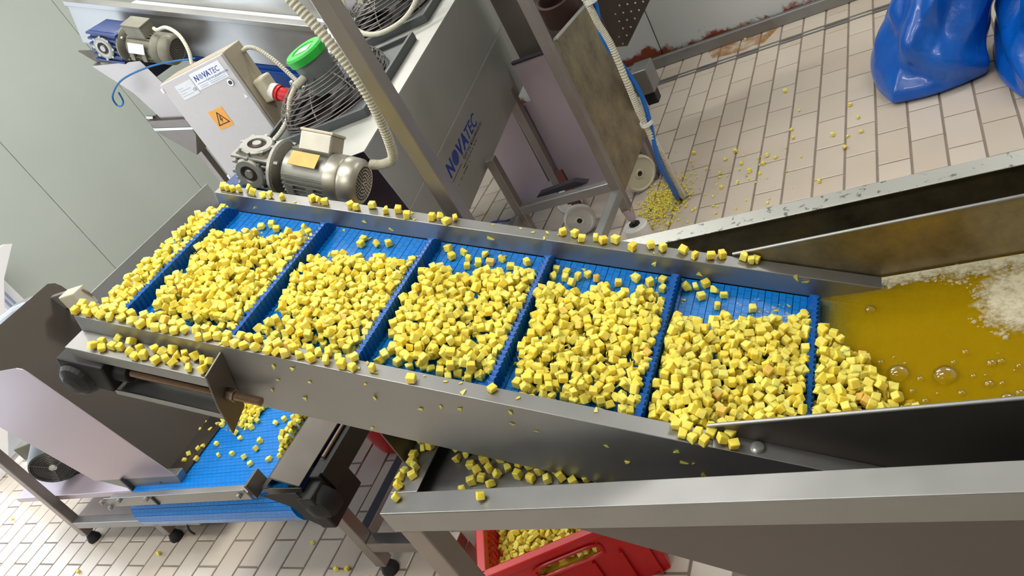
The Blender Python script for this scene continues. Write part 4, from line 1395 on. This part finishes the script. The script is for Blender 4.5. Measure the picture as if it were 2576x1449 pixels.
for z_, y_ in ((.93, 2.568), (.44, 2.578)):
    o = MB().lathe((-1.008, y_, z_), (0, 0, 1), [(-.008, .020), (.008, .020), (.008, .0235), (-.008, .0235), (-.008, .020)], 16).build('cable_tie', 'white_plastic', None)
    recenter(o, (-1.008, y_, z_))
    tag(o, 'white tie wound round the two hoses, ' + ('upper one by the frame top' if z_ > .8 else 'lower one near mid height'), 'cable tie')
# dark blue cord on the floor behind the dryer skirt
o = MB().tube(curve_pts([(-2.33, 2.86, .006), (-2.10, 2.95, .006), (-1.98, 2.93, .006), (-1.80, 3.02, .006)], 24), .005, 6).build('floor_cord', 'navy_cord', None, smooth=True)
recenter(o, (-2.05, 2.94, 0))
tag(o, 'thin dark blue cord lying on the tiles behind the dryer', 'cord')

# ================================================================== red crate with potatoes
cr = thing('red_crate', 'red perforated plastic crate of diced potatoes on the floor under the tank', 'crate', (-1.142, 1.215, 0))
ca = math.radians(25)
ux, uy = V((math.cos(ca), math.sin(ca), 0)), V((-math.sin(ca), math.cos(ca), 0))
CC = V((-1.115, 1.225, 0))


def K(a, b2, z):
    return CC + ux * a + uy * b2 + V((0, 0, z))


CHH = .225
def slat_wall(c, along, half, name):
    """wall of rim, base, posts and slanted slats so one sees through the gaps"""
    nrm_ = along.cross(V((0, 0, 1)))
    mb = MB()
    mb.obox(c + V((0, 0, CHH - .012)), along * half, nrm_ * .012, V((0, 0, .012)))
    mb.obox(c + V((0, 0, .02)), along * half, nrm_ * .005, V((0, 0, .02)))
    w_ = mb.build(name, 'red_plastic', cr, bevel=.003)
    nb = int(half * 2 / .022)
    for i in range(nb + 1):
        p = c + along * (-half + .011 + i * (2 * half - .022) / nb) + V((0, 0, CHH / 2))
        MB().obox(p, along * .0055, nrm_ * .003, V((0, 0, CHH / 2 - .014))).build('slat', 'red_plastic', w_)
    for zz in (.075, .125, .17):
        MB().obox(c + V((0, 0, zz)), along * half, nrm_ * .0032, V((0, 0, .006))).build('slat', 'red_plastic', w_)


slat_wall(K(-.198, 0, 0), uy, .30, 'long_wall')
slat_wall(K(.198, 0, 0), uy, .30, 'long_wall')
slat_wall(K(0, .298, 0), ux, .20, 'end_wall')
# near end wall: closed, with a rounded handle slot and stiffening ribs
mb = MB()
for z0, z1, a0_, a1_ in ((0, .135, -.2, .2), (.135, .178, -.2, -.085), (.135, .178, .085, .2), (.178, .205, -.2, .2)):
    mb.obox(K((a0_ + a1_) / 2, -.298, (z0 + z1) / 2), ux * ((a1_ - a0_) / 2), uy * .003, V((0, 0, (z1 - z0) / 2)))
ew = mb.build('end_wall', 'red_plastic', cr)
MB().obox(K(0, -.303, CHH - .012), ux * .205, uy * .013, V((0, 0, .012))).build('rim_bar', 'red_plastic', ew, bevel=.004)
pts = []
for k in range(24):
    an = 2 * math.pi * k / 24
    pts.append(K(.085 * math.copysign(min(1, abs(math.cos(an)) * 1.15), math.cos(an)), -.303, .1565 + .021 * math.copysign(min(1, abs(math.sin(an)) * 1.3), math.sin(an))))
MB().tube(pts + pts[:1], .005, 8, False).build('handle_rim', 'red_plastic', ew, smooth=True)
for a_ in (-.18, -.12, .12, .18, -.05, .05):
    MB().obox(K(a_, -.303, .065), ux * .003, uy * .008, V((0, 0, .062))).build('rib', 'red_plastic', ew)
MB().obox(K(0, 0, .006), ux * .196, uy * .296, V((0, 0, .006))).build('base', 'red_plastic', cr, bevel=.002)

# ================================================================== blue bags
def bag(label, c, rx, ry, h, seed, lean, turn):
    rr = random.Random(seed)
    prof_ = [(0, .0), (0, .75), (.004, .93), (.025, 1.02), (.08, 1.05), (.16, 1.05), (.26, 1.02), (.38, .98), (.50, .93), (.62, .84), (.72, .70), (.80, .52), (.87, .36), (.93, .33), (1.0, .46)]
    fine = []
    for (z0, r0), (z1, r1) in zip(prof_[:-1], prof_[1:]):
        for i in range(3):
            t = i / 3
            fine.append((z0 + (z1 - z0) * t, r0 + (r1 - r0) * t))
    fine.append(prof_[-1])
    seg = 120
    ph = [rr.uniform(0, 6.28) for _ in range(8)]
    tri = lambda x: 2 * abs((x / 6.2832) % 1 - .5) * 2 - 1
    vs, fs = [], []
    for z, r in fine:
        k = max(0, z - .12)
        for i in range(seg):
            an = 2 * math.pi * i / seg
            sq = 1 / max(abs(math.cos(an)), abs(math.sin(an))) ** (.55 * (1 - min(1, z * 1.5)))
            fold = tri(an * 4 + ph[0] + 4.0 * z + .8 * math.sin(an * 2 + ph[3])) * .26 * k + tri(an * 6 + ph[1] - 8 * z) * .26 * k + tri(an * 11 + ph[2] + 12 * z) * .13 * k
            dent = .09 * math.sin(an * 3 + ph[4] + z * 9) * math.sin(z * 7 + ph[5]) + .11 * tri(an * 3 + z * 17 + ph[6]) * tri(z * 11 + an * 2 + ph[2])
            q_ = r * sq * (1 + fold + dent * min(1, z * 8))
            x, y = math.cos(an) * q_ * rx, math.sin(an) * q_ * ry
            x, y = x * math.cos(turn) - y * math.sin(turn), x * math.sin(turn) + y * math.cos(turn)
            zz = z * h * (1 + .06 * math.sin(an * 2 + ph[7]) * z)
            vs.append((c[0] + x + lean[0] * z ** 1.3, c[1] + y + lean[1] * z ** 1.3, c[2] + zz))
    for j in range(len(fine) - 1):
        fs += [(j * seg + i, j * seg + (i + 1) % seg, (j + 1) * seg + (i + 1) % seg, (j + 1) * seg + i) for i in range(seg)]
    o = MB().add(vs, fs).build('plastic_bag', 'bag_blue', None, smooth=True)
    recenter(o, c)
    md = o.modifiers.new('soft', 'SUBSURF')
    md.levels = md.render_levels = 1
    tag(o, label, 'bag', 'blue bags on the floor')
    return o


bag('full blue polythene bag with gathered folds slumped on the tiles', (-.125, 3.235, 0), .185, .22, .64, 3, (.27, .12), .12)
bag('blue polythene bag cut off by the right edge of the picture', (.318, 3.03, 0), .228, .24, .56, 8, (.16, .16), .1)

# ================================================================== diced potatoes
def die(seed, chip=False, bev=.0011):
    r = random.Random(seed)
    bm = bmesh.new()
    if chip:
        pts = [V((r.uniform(-.007, .007), r.uniform(-.005, .005), r.uniform(-.002, .002))) for _ in range(8)]
        for p in pts:
            bm.verts.new(p)
        bmesh.ops.convex_hull(bm, input=bm.verts[:])
        bmesh.ops.delete(bm, geom=[v for v in bm.verts if not v.link_faces], context='VERTS')
    else:
        bmesh.ops.create_cube(bm, size=1)
        a, b2, c = r.uniform(.0122, .0160), r.uniform(.0112, .0155), r.uniform(.0090, .0145)
        for v in bm.verts:
            v.co = V((v.co.x * a, v.co.y * b2, v.co.z * c)) + V([r.uniform(-.0012, .0012) for _ in range(3)])
        if r.random() < .45:          # a slanted cut takes off a corner or a side
            nn = V((r.uniform(-1, 1), r.uniform(-1, 1), r.uniform(-1, 1))).normalized()
            res = bmesh.ops.bisect_plane(bm, geom=bm.verts[:] + bm.edges[:] + bm.faces[:], plane_co=nn * r.uniform(.002, .006), plane_no=nn, clear_outer=True)
            ed = [e for e in bm.edges if len(e.link_faces) == 1]
            if ed:
                bmesh.ops.holes_fill(bm, edges=ed)
        if bev:
            bmesh.ops.bevel(bm, geom=bm.edges[:], offset=bev, segments=1, affect='EDGES', clamp_overlap=True)
    bmesh.ops.recalc_face_normals(bm, faces=bm.faces)
    me = bpy.data.meshes.new('potato_scrap' if chip else 'potato_cube')
    bm.to_mesh(me)
    bm.free()
    me.materials.append(MATS['potato'])
    return me


DICE = [die(100 + i) for i in range(16)]
CHIPS = [die(300 + i, True) for i in range(6)]
DV = [(np.array([v.co[:] for v in m.vertices]), [tuple(p.vertices) for p in m.polygons]) for m in DICE]
CV = [(np.array([v.co[:] for v in m.vertices]), [tuple(p.vertices) for p in m.polygons]) for m in CHIPS]


def rnd_rot(flat=.75):
    if random.random() < flat:
        q = Euler((random.choice([0, 1, 2, 3]) * math.pi / 2 + random.uniform(-.1, .1), random.choice([0, 1]) * math.pi / 2 + random.uniform(-.1, .1), 0)).to_matrix()
    else:
        q = Euler((random.uniform(0, 6.3), random.uniform(0, 6.3), 0)).to_matrix()
    return Matrix.Rotation(random.uniform(0, 6.28), 3, 'Z') @ q


def basis(n, t):
    n, t = V(n).normalized(), V(t).normalized()
    w = n.cross(t).normalized()
    t = w.cross(n)
    return Matrix((t, w, n)).transposed()


def put(p, n, t, label, group, chip=False, flat=.75, sc_=1., name=None):
    """one potato piece resting on the plane through p with normal n"""
    i = random.randrange(len(CHIPS if chip else DICE))
    me, vs = (CHIPS[i], CV[i][0]) if chip else (DICE[i], DV[i][0])
    R = basis(n, t) @ (Matrix.Rotation(random.uniform(0, 6.28), 3, 'Z') if chip else rnd_rot(flat))
    Rn = np.array(R)
    nn = np.array(V(n).normalized())
    lo = ((vs * sc_) @ Rn.T @ nn).min()
    o = bpy.data.objects.new(name or ('potato_scrap' if chip else 'potato_cube'), me)
    COL.objects.link(o)
    o.matrix_world = Matrix.Translation(V(p) - V(n).normalized() * float(lo - .0003)) @ (R * sc_).to_4x4()
    tag(o, label, 'potato', group)
    return o


def spread(n, gen, dmin, tries=4000):
    pts = []
    for _ in range(tries):
        if len(pts) >= n:
            break
        p = gen()
        if all((p[0] - q_[0]) ** 2 + (p[1] - q_[1]) ** 2 > dmin ** 2 for q_ in pts):
            pts.append(p)
    return pts


UY = V((0, 1, 0))
# on the top flange of the near side rail
GN = 'potato cubes on the near rail'


def near_label(s_):
    if s_ < -.72:
        return 'potato cube at the upper end of the near rail, beside the hopper'
    if s_ < -.50:
        return 'potato cube on the near rail just above the threaded rod bracket'
    if s_ < -.34:
        return 'potato cube on the near rail just past the end bracket'
    if s_ < .2:
        return 'potato cube on the bare middle stretch of the near rail'
    return 'potato cube spilling over the near rail by the trough wall end'


def far_label(s_):
    if s_ < -.60:
        return 'potato cube on the far rail in front of the gearbox'
    if s_ < -.35:
        return 'potato cube on the far rail in front of the fan cowl'
    if s_ < -.1:
        return 'potato cube on the far rail at the foot of the post'
    if s_ < .18:
        return 'potato cube on the far rail in front of the white castor wheels'
    return 'potato cube on the far rail near the trough wall'


def belt_label(s_, y_):
    k = int((s_ - S0) / SP)
    side = 'far' if y_ > 1.0 else 'near'
    nth = ('first', 'second', 'third', 'fourth', 'fifth')[max(0, min(4, k))]
    return f'loose potato cube along the {side} edge of the {nth} full belt compartment'


for s_, y_ in spread(62, lambda: (-.825 + .60 * random.random() ** .9, random.uniform(YN - WR + .006, YN - .002)), .0165):
    put(P(s_, y_, HR), nS, dS, near_label(s_), GN)
for s_, y_ in [(-.195, .790), (-.12, .785), (.018, .800), (.335, .798), (.352, .792), (.362, .780), (.345, .782), (.318, .80), (.370, .798), (.330, .786), (.388, .788), (.405, .783), (.398, .802)]:
    put(P(s_, y_, HR + (.003 if s_ > .375 else 0)), nS, dS, near_label(s_), GN)
# on the take-up bracket shelf
for s_, y_ in spread(26, lambda: (random.uniform(-.765, -.515), random.uniform(.736, .768)), .0165):
    put(P(s_, y_, .007), nS, dS, 'yellow potato cube on the take-up bracket shelf outside the near rail', 'potato cubes on the bracket shelf', flat=.5)
# on the far rail
fr_ = [-.785, -.772, -.757, -.740, -.722, -.70, -.672, -.655, -.625, -.552, -.535, -.518, -.455, -.438, -.408, -.372, -.345, -.318, -.262, -.245, -.228, -.212, .02, .045, .062, .088, .105, .128, .165, .198, .222, .262, .285, .315, .335, .375, .388, .397]
for s_ in fr_:
    put(P(s_, random.uniform(YF + .006, YF + WR - .006), HR), nS, dS, far_label(s_), 'potato cubes on the far rail')
# scraps sticking to the side skirts and flange
for s_, h_ in [(-.388, .021), (-.391, -.016), (-.414, -.049), (-.350, .026), (-.322, -.002), (-.343, -.051), (-.219, -.097), (-.206, .025), (-.194, -.007), (-.108, -.011), (-.068, .007), (-.032, .012), (.058, .002), (.057, .031), (.099, -.003), (.215, -.003), (.249, -.032), (.323, .019), (.337, -.007), (.352, -.001), (.369, -.021)]:
    put(P(s_, YN - WR - .0001, h_), (0, -1, 0), dS, 'thin potato scrap stuck to the outside of the near side rail', 'scraps on the near skirt', chip=True, sc_=random.uniform(.55, 1.15))
for s_, h_ in [(-.70, .02), (-.42, .025), (-.36, .012), (-.13, .026), (.21, .026), (.30, .015), (.47, .04), (.49, .036)]:
    put(P(s_, YF - .0001, h_), (0, -1, 0), dS, 'potato piece stuck to the inner face of the far side rail', 'scraps on the far rail face', chip=True, sc_=random.uniform(.9, 1.3))
# loose cubes on the belt
GB = 'loose cubes on the inclined belt'
loose = [(-.657, 1.159), (-.638, 1.172), (-.618, 1.160), (-.557, 1.178), (-.540, 1.165), (-.565, 1.152), (-.519, 1.148), (-.650, 1.123), (-.392, 1.113), (-.405, 1.152), (-.408, 1.171), (-.372, 1.160), (-.347, 1.168), (-.215, 1.178), (-.199, 1.158), (-.180, 1.177), (-.133, 1.182), (-.114, 1.158), (-.095, 1.174), (-.069, 1.156), (-.041, 1.175), (-.156, 1.135), (-.162, 1.156), (-.137, 1.150), (-.050, 1.146), (.022, 1.168), (.024, 1.142), (.044, 1.166), (.046, 1.146), (.071, 1.155), (.088, 1.168), (.108, 1.156), (.064, 1.132), (.130, 1.141), (.151, 1.155), (.181, 1.177), (.210, 1.170), (.232, 1.185), (.238, 1.158), (.226, 1.134), (.296, 1.177), (.313, 1.192), (.331, 1.177), (.310, 1.155), (.350, 1.168), (.342, 1.134), (.278, 1.172), (.404, 1.143), (.302, 1.085)]
nearl = [(-.657, .847), (-.640, .861), (-.446, .882), (-.436, .856), (-.411, .850), (-.382, .838), (-.270, .836), (-.265, .859), (-.183, .850), (-.158, .846), (-.132, .852), (-.099, .848), (-.068, .853), (-.046, .845), (-.027, .856), (.04, .857), (.070, .848), (.126, .846), (-.308, .847)]
for s_, y_ in loose + nearl:
    put(P(s_, y_, 0), nS, dS, belt_label(s_, y_), GB)
for _ in range(46):
    k_ = random.randrange(5)
    s_ = S0 + k_ * SP + random.uniform(.02, SP - .02)
    y_ = random.choice([random.uniform(YF - .09, YF - .012), random.uniform(YN + .012, YN + .05)])
    put(P(s_, y_, 0), nS, dS, 'thin pale potato flake lying flat on the blue inclined belt', 'flakes on the inclined belt', chip=True, sc_=random.uniform(.45, 1.1))
for _ in range(26):
    put(P(random.uniform(-.80, .2), random.uniform(YN - WR + .004, YN - .004), HR), nS, dS, 'thin pale potato flake on the near side rail top', 'flakes on the near rail', chip=True, sc_=random.uniform(.5, 1.1))
for _ in range(18):
    put(P(random.uniform(-.78, .4), random.uniform(YF + .004, YF + WR - .004), HR), nS, dS, 'thin pale potato flake on the far side rail top', 'flakes on the far rail', chip=True, sc_=random.uniform(.5, 1.0))
# in the shallow tray and on the left rim of the tank
tray = [(-1.006, .765), (-1.008, .748), (-.995, .782), (-.990, .700), (-1.000, .728), (-.982, .770), (-.978, .752), (-1.000, .800), (-.985, .815), (-.998, .832), (-.978, .832), (-.998, .851), (-.968, .818), (-.965, .845), (-.940, .84), (-.929, .816), (-.910, .828), (-.865, .812), (-.869, .784), (-.852, .768), (-.845, .790), (-.822, .776), (-.828, .755), (-.872, .762), (-.805, .790), (-.780, .775), (-.752, .767), (-.738, .782), (-.718, .764), (-.695, .770), (-.675, .767), (-.89, .80), (-.885, .742), (-.95, .86), (-.925, .85), (-.90, .845), (-.875, .835), (-.85, .825), (-.83, .812), (-.80, .812), (-.785, .80), (-.765, .795), (-.71, .785), (-.69, .788), (-.66, .780), (-.64, .765), (-.62, .765)]
for x_, y_ in tray:
    if x_ < -.957:
        z_ = ZT
    else:
        z_ = .690 + (.672 - .690) * (x_ + 1.015) / .315 if x_ < -.70 else .672 - (x_ + .70) * .536
    put((x_, y_, z_), (0, 0, 1), (1, 0, 0), 'potato cube on the left end rim of the wash tank' if x_ < -.957 else 'potato cube in the shallow tray under the inclined conveyor', 'spilt cubes on the tank tray', flat=.6)
put((-.800, .695, ZT), (0, 0, 1), (1, 0, 0), 'lone potato cube on the near rim of the wash tank', 'lone cube on the rim')
# on the lower blue belt
b2l = [(-2.352, 1.254), (-2.296, 1.217), (-2.299, 1.155), (-2.197, 1.09), (-2.249, 1.086), (-2.297, 1.251), (-2.221, 1.236), (-2.087, 1.183), (-2.047, 1.158), (-1.938, 1.137), (-2.15, 1.146), (-2.097, 1.097), (-2.031, 1.096), (-1.958, 1.078), (-1.912, 1.05), (-1.841, 1.062), (-1.931, 1.106), (-1.921, 1.205), (-1.892, 1.217), (-2.226, 1.132), (-2.25, 1.11), (-2.21, 1.14), (-2.32, 1.235)]
b2l += spread(22, lambda: (random.gauss(-2.09, .055), random.gauss(1.265, .03)), .017)
b2l += spread(12, lambda: (random.uniform(-1.815, -1.795), random.uniform(1.06, 1.24)), .0165)
for x_, y_ in b2l:
    put((x_, y_, BZ), (0, 0, 1), (1, 0, 0), 'potato cube that has dropped onto the low blue belt', 'cubes on the low belt', flat=.6)
# on the floor tiles
fl_ = [(-.949, 4.193), (-.69, 3.432), (-.629, 2.988), (-.475, 2.926), (-.414, 3.13), (-.384, 3.011), (-.737, 2.844), (-.789, 2.81), (-.746, 2.775), (-.726, 2.899), (-.515, 2.613), (-.641, 3.06), (-.691, 2.867), (-.323, 2.489), (-1.064, 3.087), (-.867, 3.002), (-.905, 2.957), (-.917, 2.855), (-.894, 2.741), (-.83, 2.889), (-1.871, 1.019), (-1.916, 1.016), (-1.764, .99), (-2.088, 1.114), (-2.895, 1.071), (-3.358, .988), (-4.295, 1.263), (-2.183, 3.068), (-2.021, 2.902), (-1.80, 2.80), (-2.334, 3.182), (-.373, 2.894), (-.429, 2.806), (-1.09, 2.56)]
for x_, y_ in fl_:
    put((x_, y_, .0006), (0, 0, 1), (1, 0, 0), ('stray potato cube on the floor between trolley and blue bags' if y_ > 2 and x_ > -1.2 else 'stray potato cube on the floor behind the conveyor' if y_ > 2 else 'stray potato cube on the floor below the low belt'), 'stray cubes on the floor', sc_=random.uniform(.75, 1.05))


# ---- the heaps: dropped one by one onto a height field, joined as uncountable stuff
class Heap:
    def __init__(s, s0, s1, y0, y1, res=.002):
        s.s0, s.y0, s.res = s0, y0, res
        s.h = np.zeros((int((s1 - s0) / res) + 1, int((y1 - y0) / res) + 1))
        s.v, s.f, s.n = [], [], 0

    def drop(s, ps, py, target, frame, rad=.0060, chips=.22, scale=1.):
        i, j = int((ps - s.s0) / s.res), int((py - s.y0) / s.res)
        k = max(1, int(rad * scale / s.res))
        if i - k < 0 or j - k < 0 or i + k >= s.h.shape[0] or j + k >= s.h.shape[1]:
            return False
        pt = s.h[i - k:i + k + 1, j - k:j + k + 1]
        base = .40 * pt.max() + .60 * pt.mean()
        if base > target:
            return False
        chip = random.random() < chips
        vs, fs = random.choice(CV if chip else DV)
        R = np.array(rnd_rot(.35))
        q_ = (vs * scale) @ R.T
        lo, hi = q_[:, 2].min(), q_[:, 2].max()
        q_ = q_ + np.array([ps, py, base - lo - (.0015 if base > .004 else 0)])
        n0 = len(s.v)
        s.v += [frame(*p) for p in q_]
        s.f += [tuple(a + n0 for a in f) for f in fs]
        np.maximum(pt, base + (hi - lo) * .86, out=pt)
        s.n += 1
        return True

    def build(s, name):
        me = bpy.data.meshes.new(name)
        me.from_pydata([tuple(p) for p in s.v], [], s.f)
        me.materials.append(MATS['potato'])
        o = bpy.data.objects.new(name, me)
        COL.objects.link(o)
        return o


def sm(x, a, b2):
    t_ = min(1, max(0, (x - a) / (b2 - a)))
    return t_ * t_ * (3 - 2 * t_)


W_ = YF - YN
hp = Heap(-.93, .83, YN - .01, YF + .01)


def bframe(s_, y_, h_):
    if s_ < SD:
        dx = SD - s_
        h_ = h_ - (DR - math.sqrt(max(0, DR * DR - min(dx, DR * .97) ** 2)))
    return P(s_, y_, h_)


def profile(k, u, v):
    wob = .025 * math.sin(v * 17 + k * 2.1) + .02 * math.sin(v * 31 + k)
    wob2 = .02 * math.sin(u * 19 + k * 1.7) + .015 * math.sin(u * 37 + k * 3)
    if k == -1:
        return .028 * sm(v, .0, .06) * (1 - sm(v, .80 + .12 * u + wob2, .90 + .12 * u + wob2))
    if k == 5:
        lim = .84 * max(0, 1 - .82 * u) ** 1.15 + wob2
        return (.052 + .02 * u) * (1 - sm(v, lim - .12, lim))
    ulo = .045 + .13 * max(0, (.4 - v) / .4) + wob
    if k == 4:
        ulo = .04 + .5 * wob
    vhi = (.76, .70, .73, .74, .68)[k] + .10 * u + wob2 + (.10 * sm(u, .72, .95) if k == 4 else 0)
    vlo = (.09, .10, .11, .07, .0)[k] + wob2
    top = (.038, .037, .039, .039, .043)[k]
    return top * sm(u, ulo - .03, ulo + .06) * sm(v, vlo - .04, vlo + .05) * (1 - sm(v, vhi - .07, vhi + .01)) * (.85 + .15 * math.sin(u * 9 + v * 7 + k))


for k in range(-1, 6):
    if k == -1:
        a_, b_ = -.816, S0 - .010
    elif k == 5:
        a_, b_ = S0 + 5 * SP + .012, S0 + 5 * SP + .33
    else:
        a_, b_ = S0 + k * SP + .011, S0 + (k + 1) * SP - .010
    nt_ = {-1: 2600, 5: 4600}.get(k, 5200)
    for _ in range(nt_):
        s_, y_ = random.uniform(a_, b_), random.uniform(YN + .009, YF - .009)
        u_ = (s_ - S0 - k * SP) / SP if k >= 0 else (s_ - a_) / (b_ - a_)
        tg_ = profile(k, u_, (y_ - YN) / W_)
        if tg_ > .004:
            hp.drop(s_, y_, tg_ - .007, bframe)
o = hp.build('diced_potatoes')
recenter(o, P(-.1, 1.0, 0))
tag(o, 'heaps of yellow diced potatoes between the flights of the inclined belt', 'potatoes', kind='stuff')
print('heap cubes', hp.n)
# heap on the low belt: a second layer over the loose ones
h2 = Heap(-2.3, -1.75, 1.05, 1.40)
for _ in range(400):
    x_, y_ = random.gauss(-2.10, .045), random.gauss(1.29, .035)
    h2.drop(x_, y_, .022 * math.exp(-((x_ + 2.10) / .09) ** 2 - ((y_ - 1.29) / .06) ** 2), lambda a, b2, c: V((a, b2, BZ + .002 + c)))
for _ in range(160):
    x_, y_ = random.uniform(-1.81, -1.785), random.uniform(1.10, 1.30)
    h2.drop(x_, y_, .02, lambda a, b2, c: V((a, b2, BZ + .012 + c)))
o = h2.build('diced_potatoes')
recenter(o, (-2.1, 1.28, BZ))
tag(o, 'small heap of diced potatoes fallen on the low blue belt', 'potatoes', kind='stuff')
# spilt crumbs by the hoses on the floor
h3 = Heap(-1.6, -.3, 2.3, 3.6, .0015)
for _ in range(900):
    x_, y_ = random.gauss(-1.145, .05), random.gauss(2.735, .085)
    h3.drop(x_, y_, .012 * math.exp(-((x_ + 1.145) / .08) ** 2 - ((y_ - 2.735) / .12) ** 2), lambda a, b2, c: V((a, b2, c + .0008)), scale=.52, chips=.4)
for _ in range(170):
    x_, y_ = random.gauss(-.98, .22), random.gauss(2.80, .2)
    h3.drop(x_, y_, .004, lambda a, b2, c: V((a, b2, c + .0008)), scale=random.uniform(.35, .6), chips=.5)
o = h3.build('potato_crumbs')
recenter(o, (-1.14, 2.73, 0))
tag(o, 'spilt yellow potato crumbs on the tiles around the hose end', 'potatoes', kind='stuff')
# contents of the red crate
h4 = Heap(-.2, .2, -.30, .30, .002)
for _ in range(2600):
    x_, y_ = random.uniform(-.185, .185), random.uniform(-.285, .285)
    edge = min(.19 - abs(x_), .29 - abs(y_))
    h4.drop(x_, y_, .016 + .02 * sm(edge, 0, .12), lambda a, b2, c: K(a, b2, .112 + c + .025 * (1 if True else 0) * (1 - (a / .25) ** 2)), chips=0)
fillb = h4.build('diced_potatoes')
recenter(fillb, (CC.x, CC.y, .11))
tag(fillb, 'diced potatoes heaped inside the red crate', 'potatoes', kind='stuff')
MB().obox(K(0, 0, .070), ux * .182, uy * .282, V((0, 0, .058))).build('lower_layer', 'potato', fillb)

# ================================================================== froth and bubbles on the water
def dome(mb, c, r, squash=.7, seg=8):
    mb.lathe(c, (0, 0, 1), [(r * squash * math.sin(a), r * math.cos(a)) for a in (0, .5, 1.0, 1.35, 1.57)], seg)


fo = MB()
def in_foam(x, y):
    e = .012 + .035 * sm(x, -.30, .0) + .008 * math.sin(x * 60)
    if y > 1.236 - e:
        return 1
    d_ = math.hypot((x - .045) / .105, (y - 1.13) / .095)
    return .85 if d_ < 1 + .15 * math.sin(x * 90 + y * 70) else 0


cnt = 0
for _ in range(20000):
    x_ = random.uniform(-.29, .62)
    y_ = random.uniform(1.03, 1.238)
    g_ = in_foam(x_, y_) if x_ < .35 else (1 if y_ > 1.19 else 0)
    if random.random() < g_ * .28:
        dome(fo, (x_, y_, WZ + .0005), random.choice([.0012, .0015, .002, .002, .0028, .0045]), .45, 7)
        cnt += 1
    if cnt > 2400:
        break
for _ in range(90):
    s_, y_ = random.gauss(.44, .035), random.gauss(1.14, .018)
    dome(fo, P(s_, y_, .001), random.choice([.0015, .002, .003]), .7, 7)
o = fo.build('foam', 'foam', None, smooth=True)
recenter(o, (.05, 1.18, WZ))
tag(o, 'white froth of small bubbles along the far side of the water', 'foam', kind='stuff')
ff = MB()
cov = []
gx_ = [-.30 + i * .007 for i in range(180)]
gy_ = [1.00 + j * .007 for j in range(35)]
for y_ in gy_:
    for x_ in gx_:
        wv = .012 * math.sin(x_ * 47) + .008 * math.sin(x_ * 113 + 1) + .006 * math.sin(y_ * 90 + x_ * 30)
        band = sm(y_, 1.236 - (.022 + .045 * sm(x_, -.30, .0)) + wv, 1.240)
        dd = math.hypot((x_ - .075) / .15, (y_ - 1.13) / .115) + 2.2 * wv
        patch = 1 - sm(dd, .55, 1.15)
        far_ = sm(x_, .25, .4) * sm(y_, 1.10 + wv * 2, 1.20)
        cov.append(max(band * .95, patch * .9, far_ * .85))
        ff.v.append((x_, y_, WZ + .0016))
nx_ = len(gx_)
for j in range(len(gy_) - 1):
    for i in range(nx_ - 1):
        ff.f.append((j * nx_ + i, j * nx_ + i + 1, (j + 1) * nx_ + i + 1, (j + 1) * nx_ + i))
o = ff.build('foam_film', 'foam_film', None)
atr = o.data.attributes.new('cover', 'FLOAT', 'POINT')
atr.data.foreach_set('value', cov)
recenter(o, (.1, 1.16, WZ))
tag(o, 'thin patchy scum spreading on the water beside the froth', 'foam', kind='stuff')
bub = [((-.078, 1.021), .0062), ((-.096, 1.002), .0049), ((-.109, .976), .0189), ((-.174, .991), .0175), ((-.144, .974), .0056), ((-.072, .968), .0048), ((-.053, .949), .0076), ((-.037, .948), .0046), ((-.09, .936), .0059), ((-.046, .991), .0074), ((-.033, .993), .0059), ((-.033, .917), .0102), ((-.017, .926), .0068), ((-.056, .968), .003), ((-.164, 1.013), .0032), ((-.139, .927), .0054), ((-.122, .913), .0083), ((-.156, .95), .0049), ((-.012, .98), .0047), ((-.018, .972), .0029), ((-.122, .94), .003), ((-.035, 1.01), .0024), ((-.18, 1.029), .0032), ((-.2, 1.02), .0059), ((-.155, .921), .006), ((-.215, 1.155), .010), ((.03, .95), .008), ((.06, .99), .006), ((.02, .90), .005)]
mb = MB()
dome(mb, (0, 0, 0), 1, .75, 24)
mb2 = mb.build('water_bubble', 'bubble', None, smooth=True)
bme = mb2.data
for i, (c, r) in enumerate(bub):
    o = mb2 if i == 0 else bpy.data.objects.new('water_bubble', bme)
    if i:
        COL.objects.link(o)
    o.location, o.scale = (c[0], c[1], WZ + .0006), (r, r, r)
    tag(o, 'clear bubble floating on the yellow water', 'bubble', 'bubbles on the water')
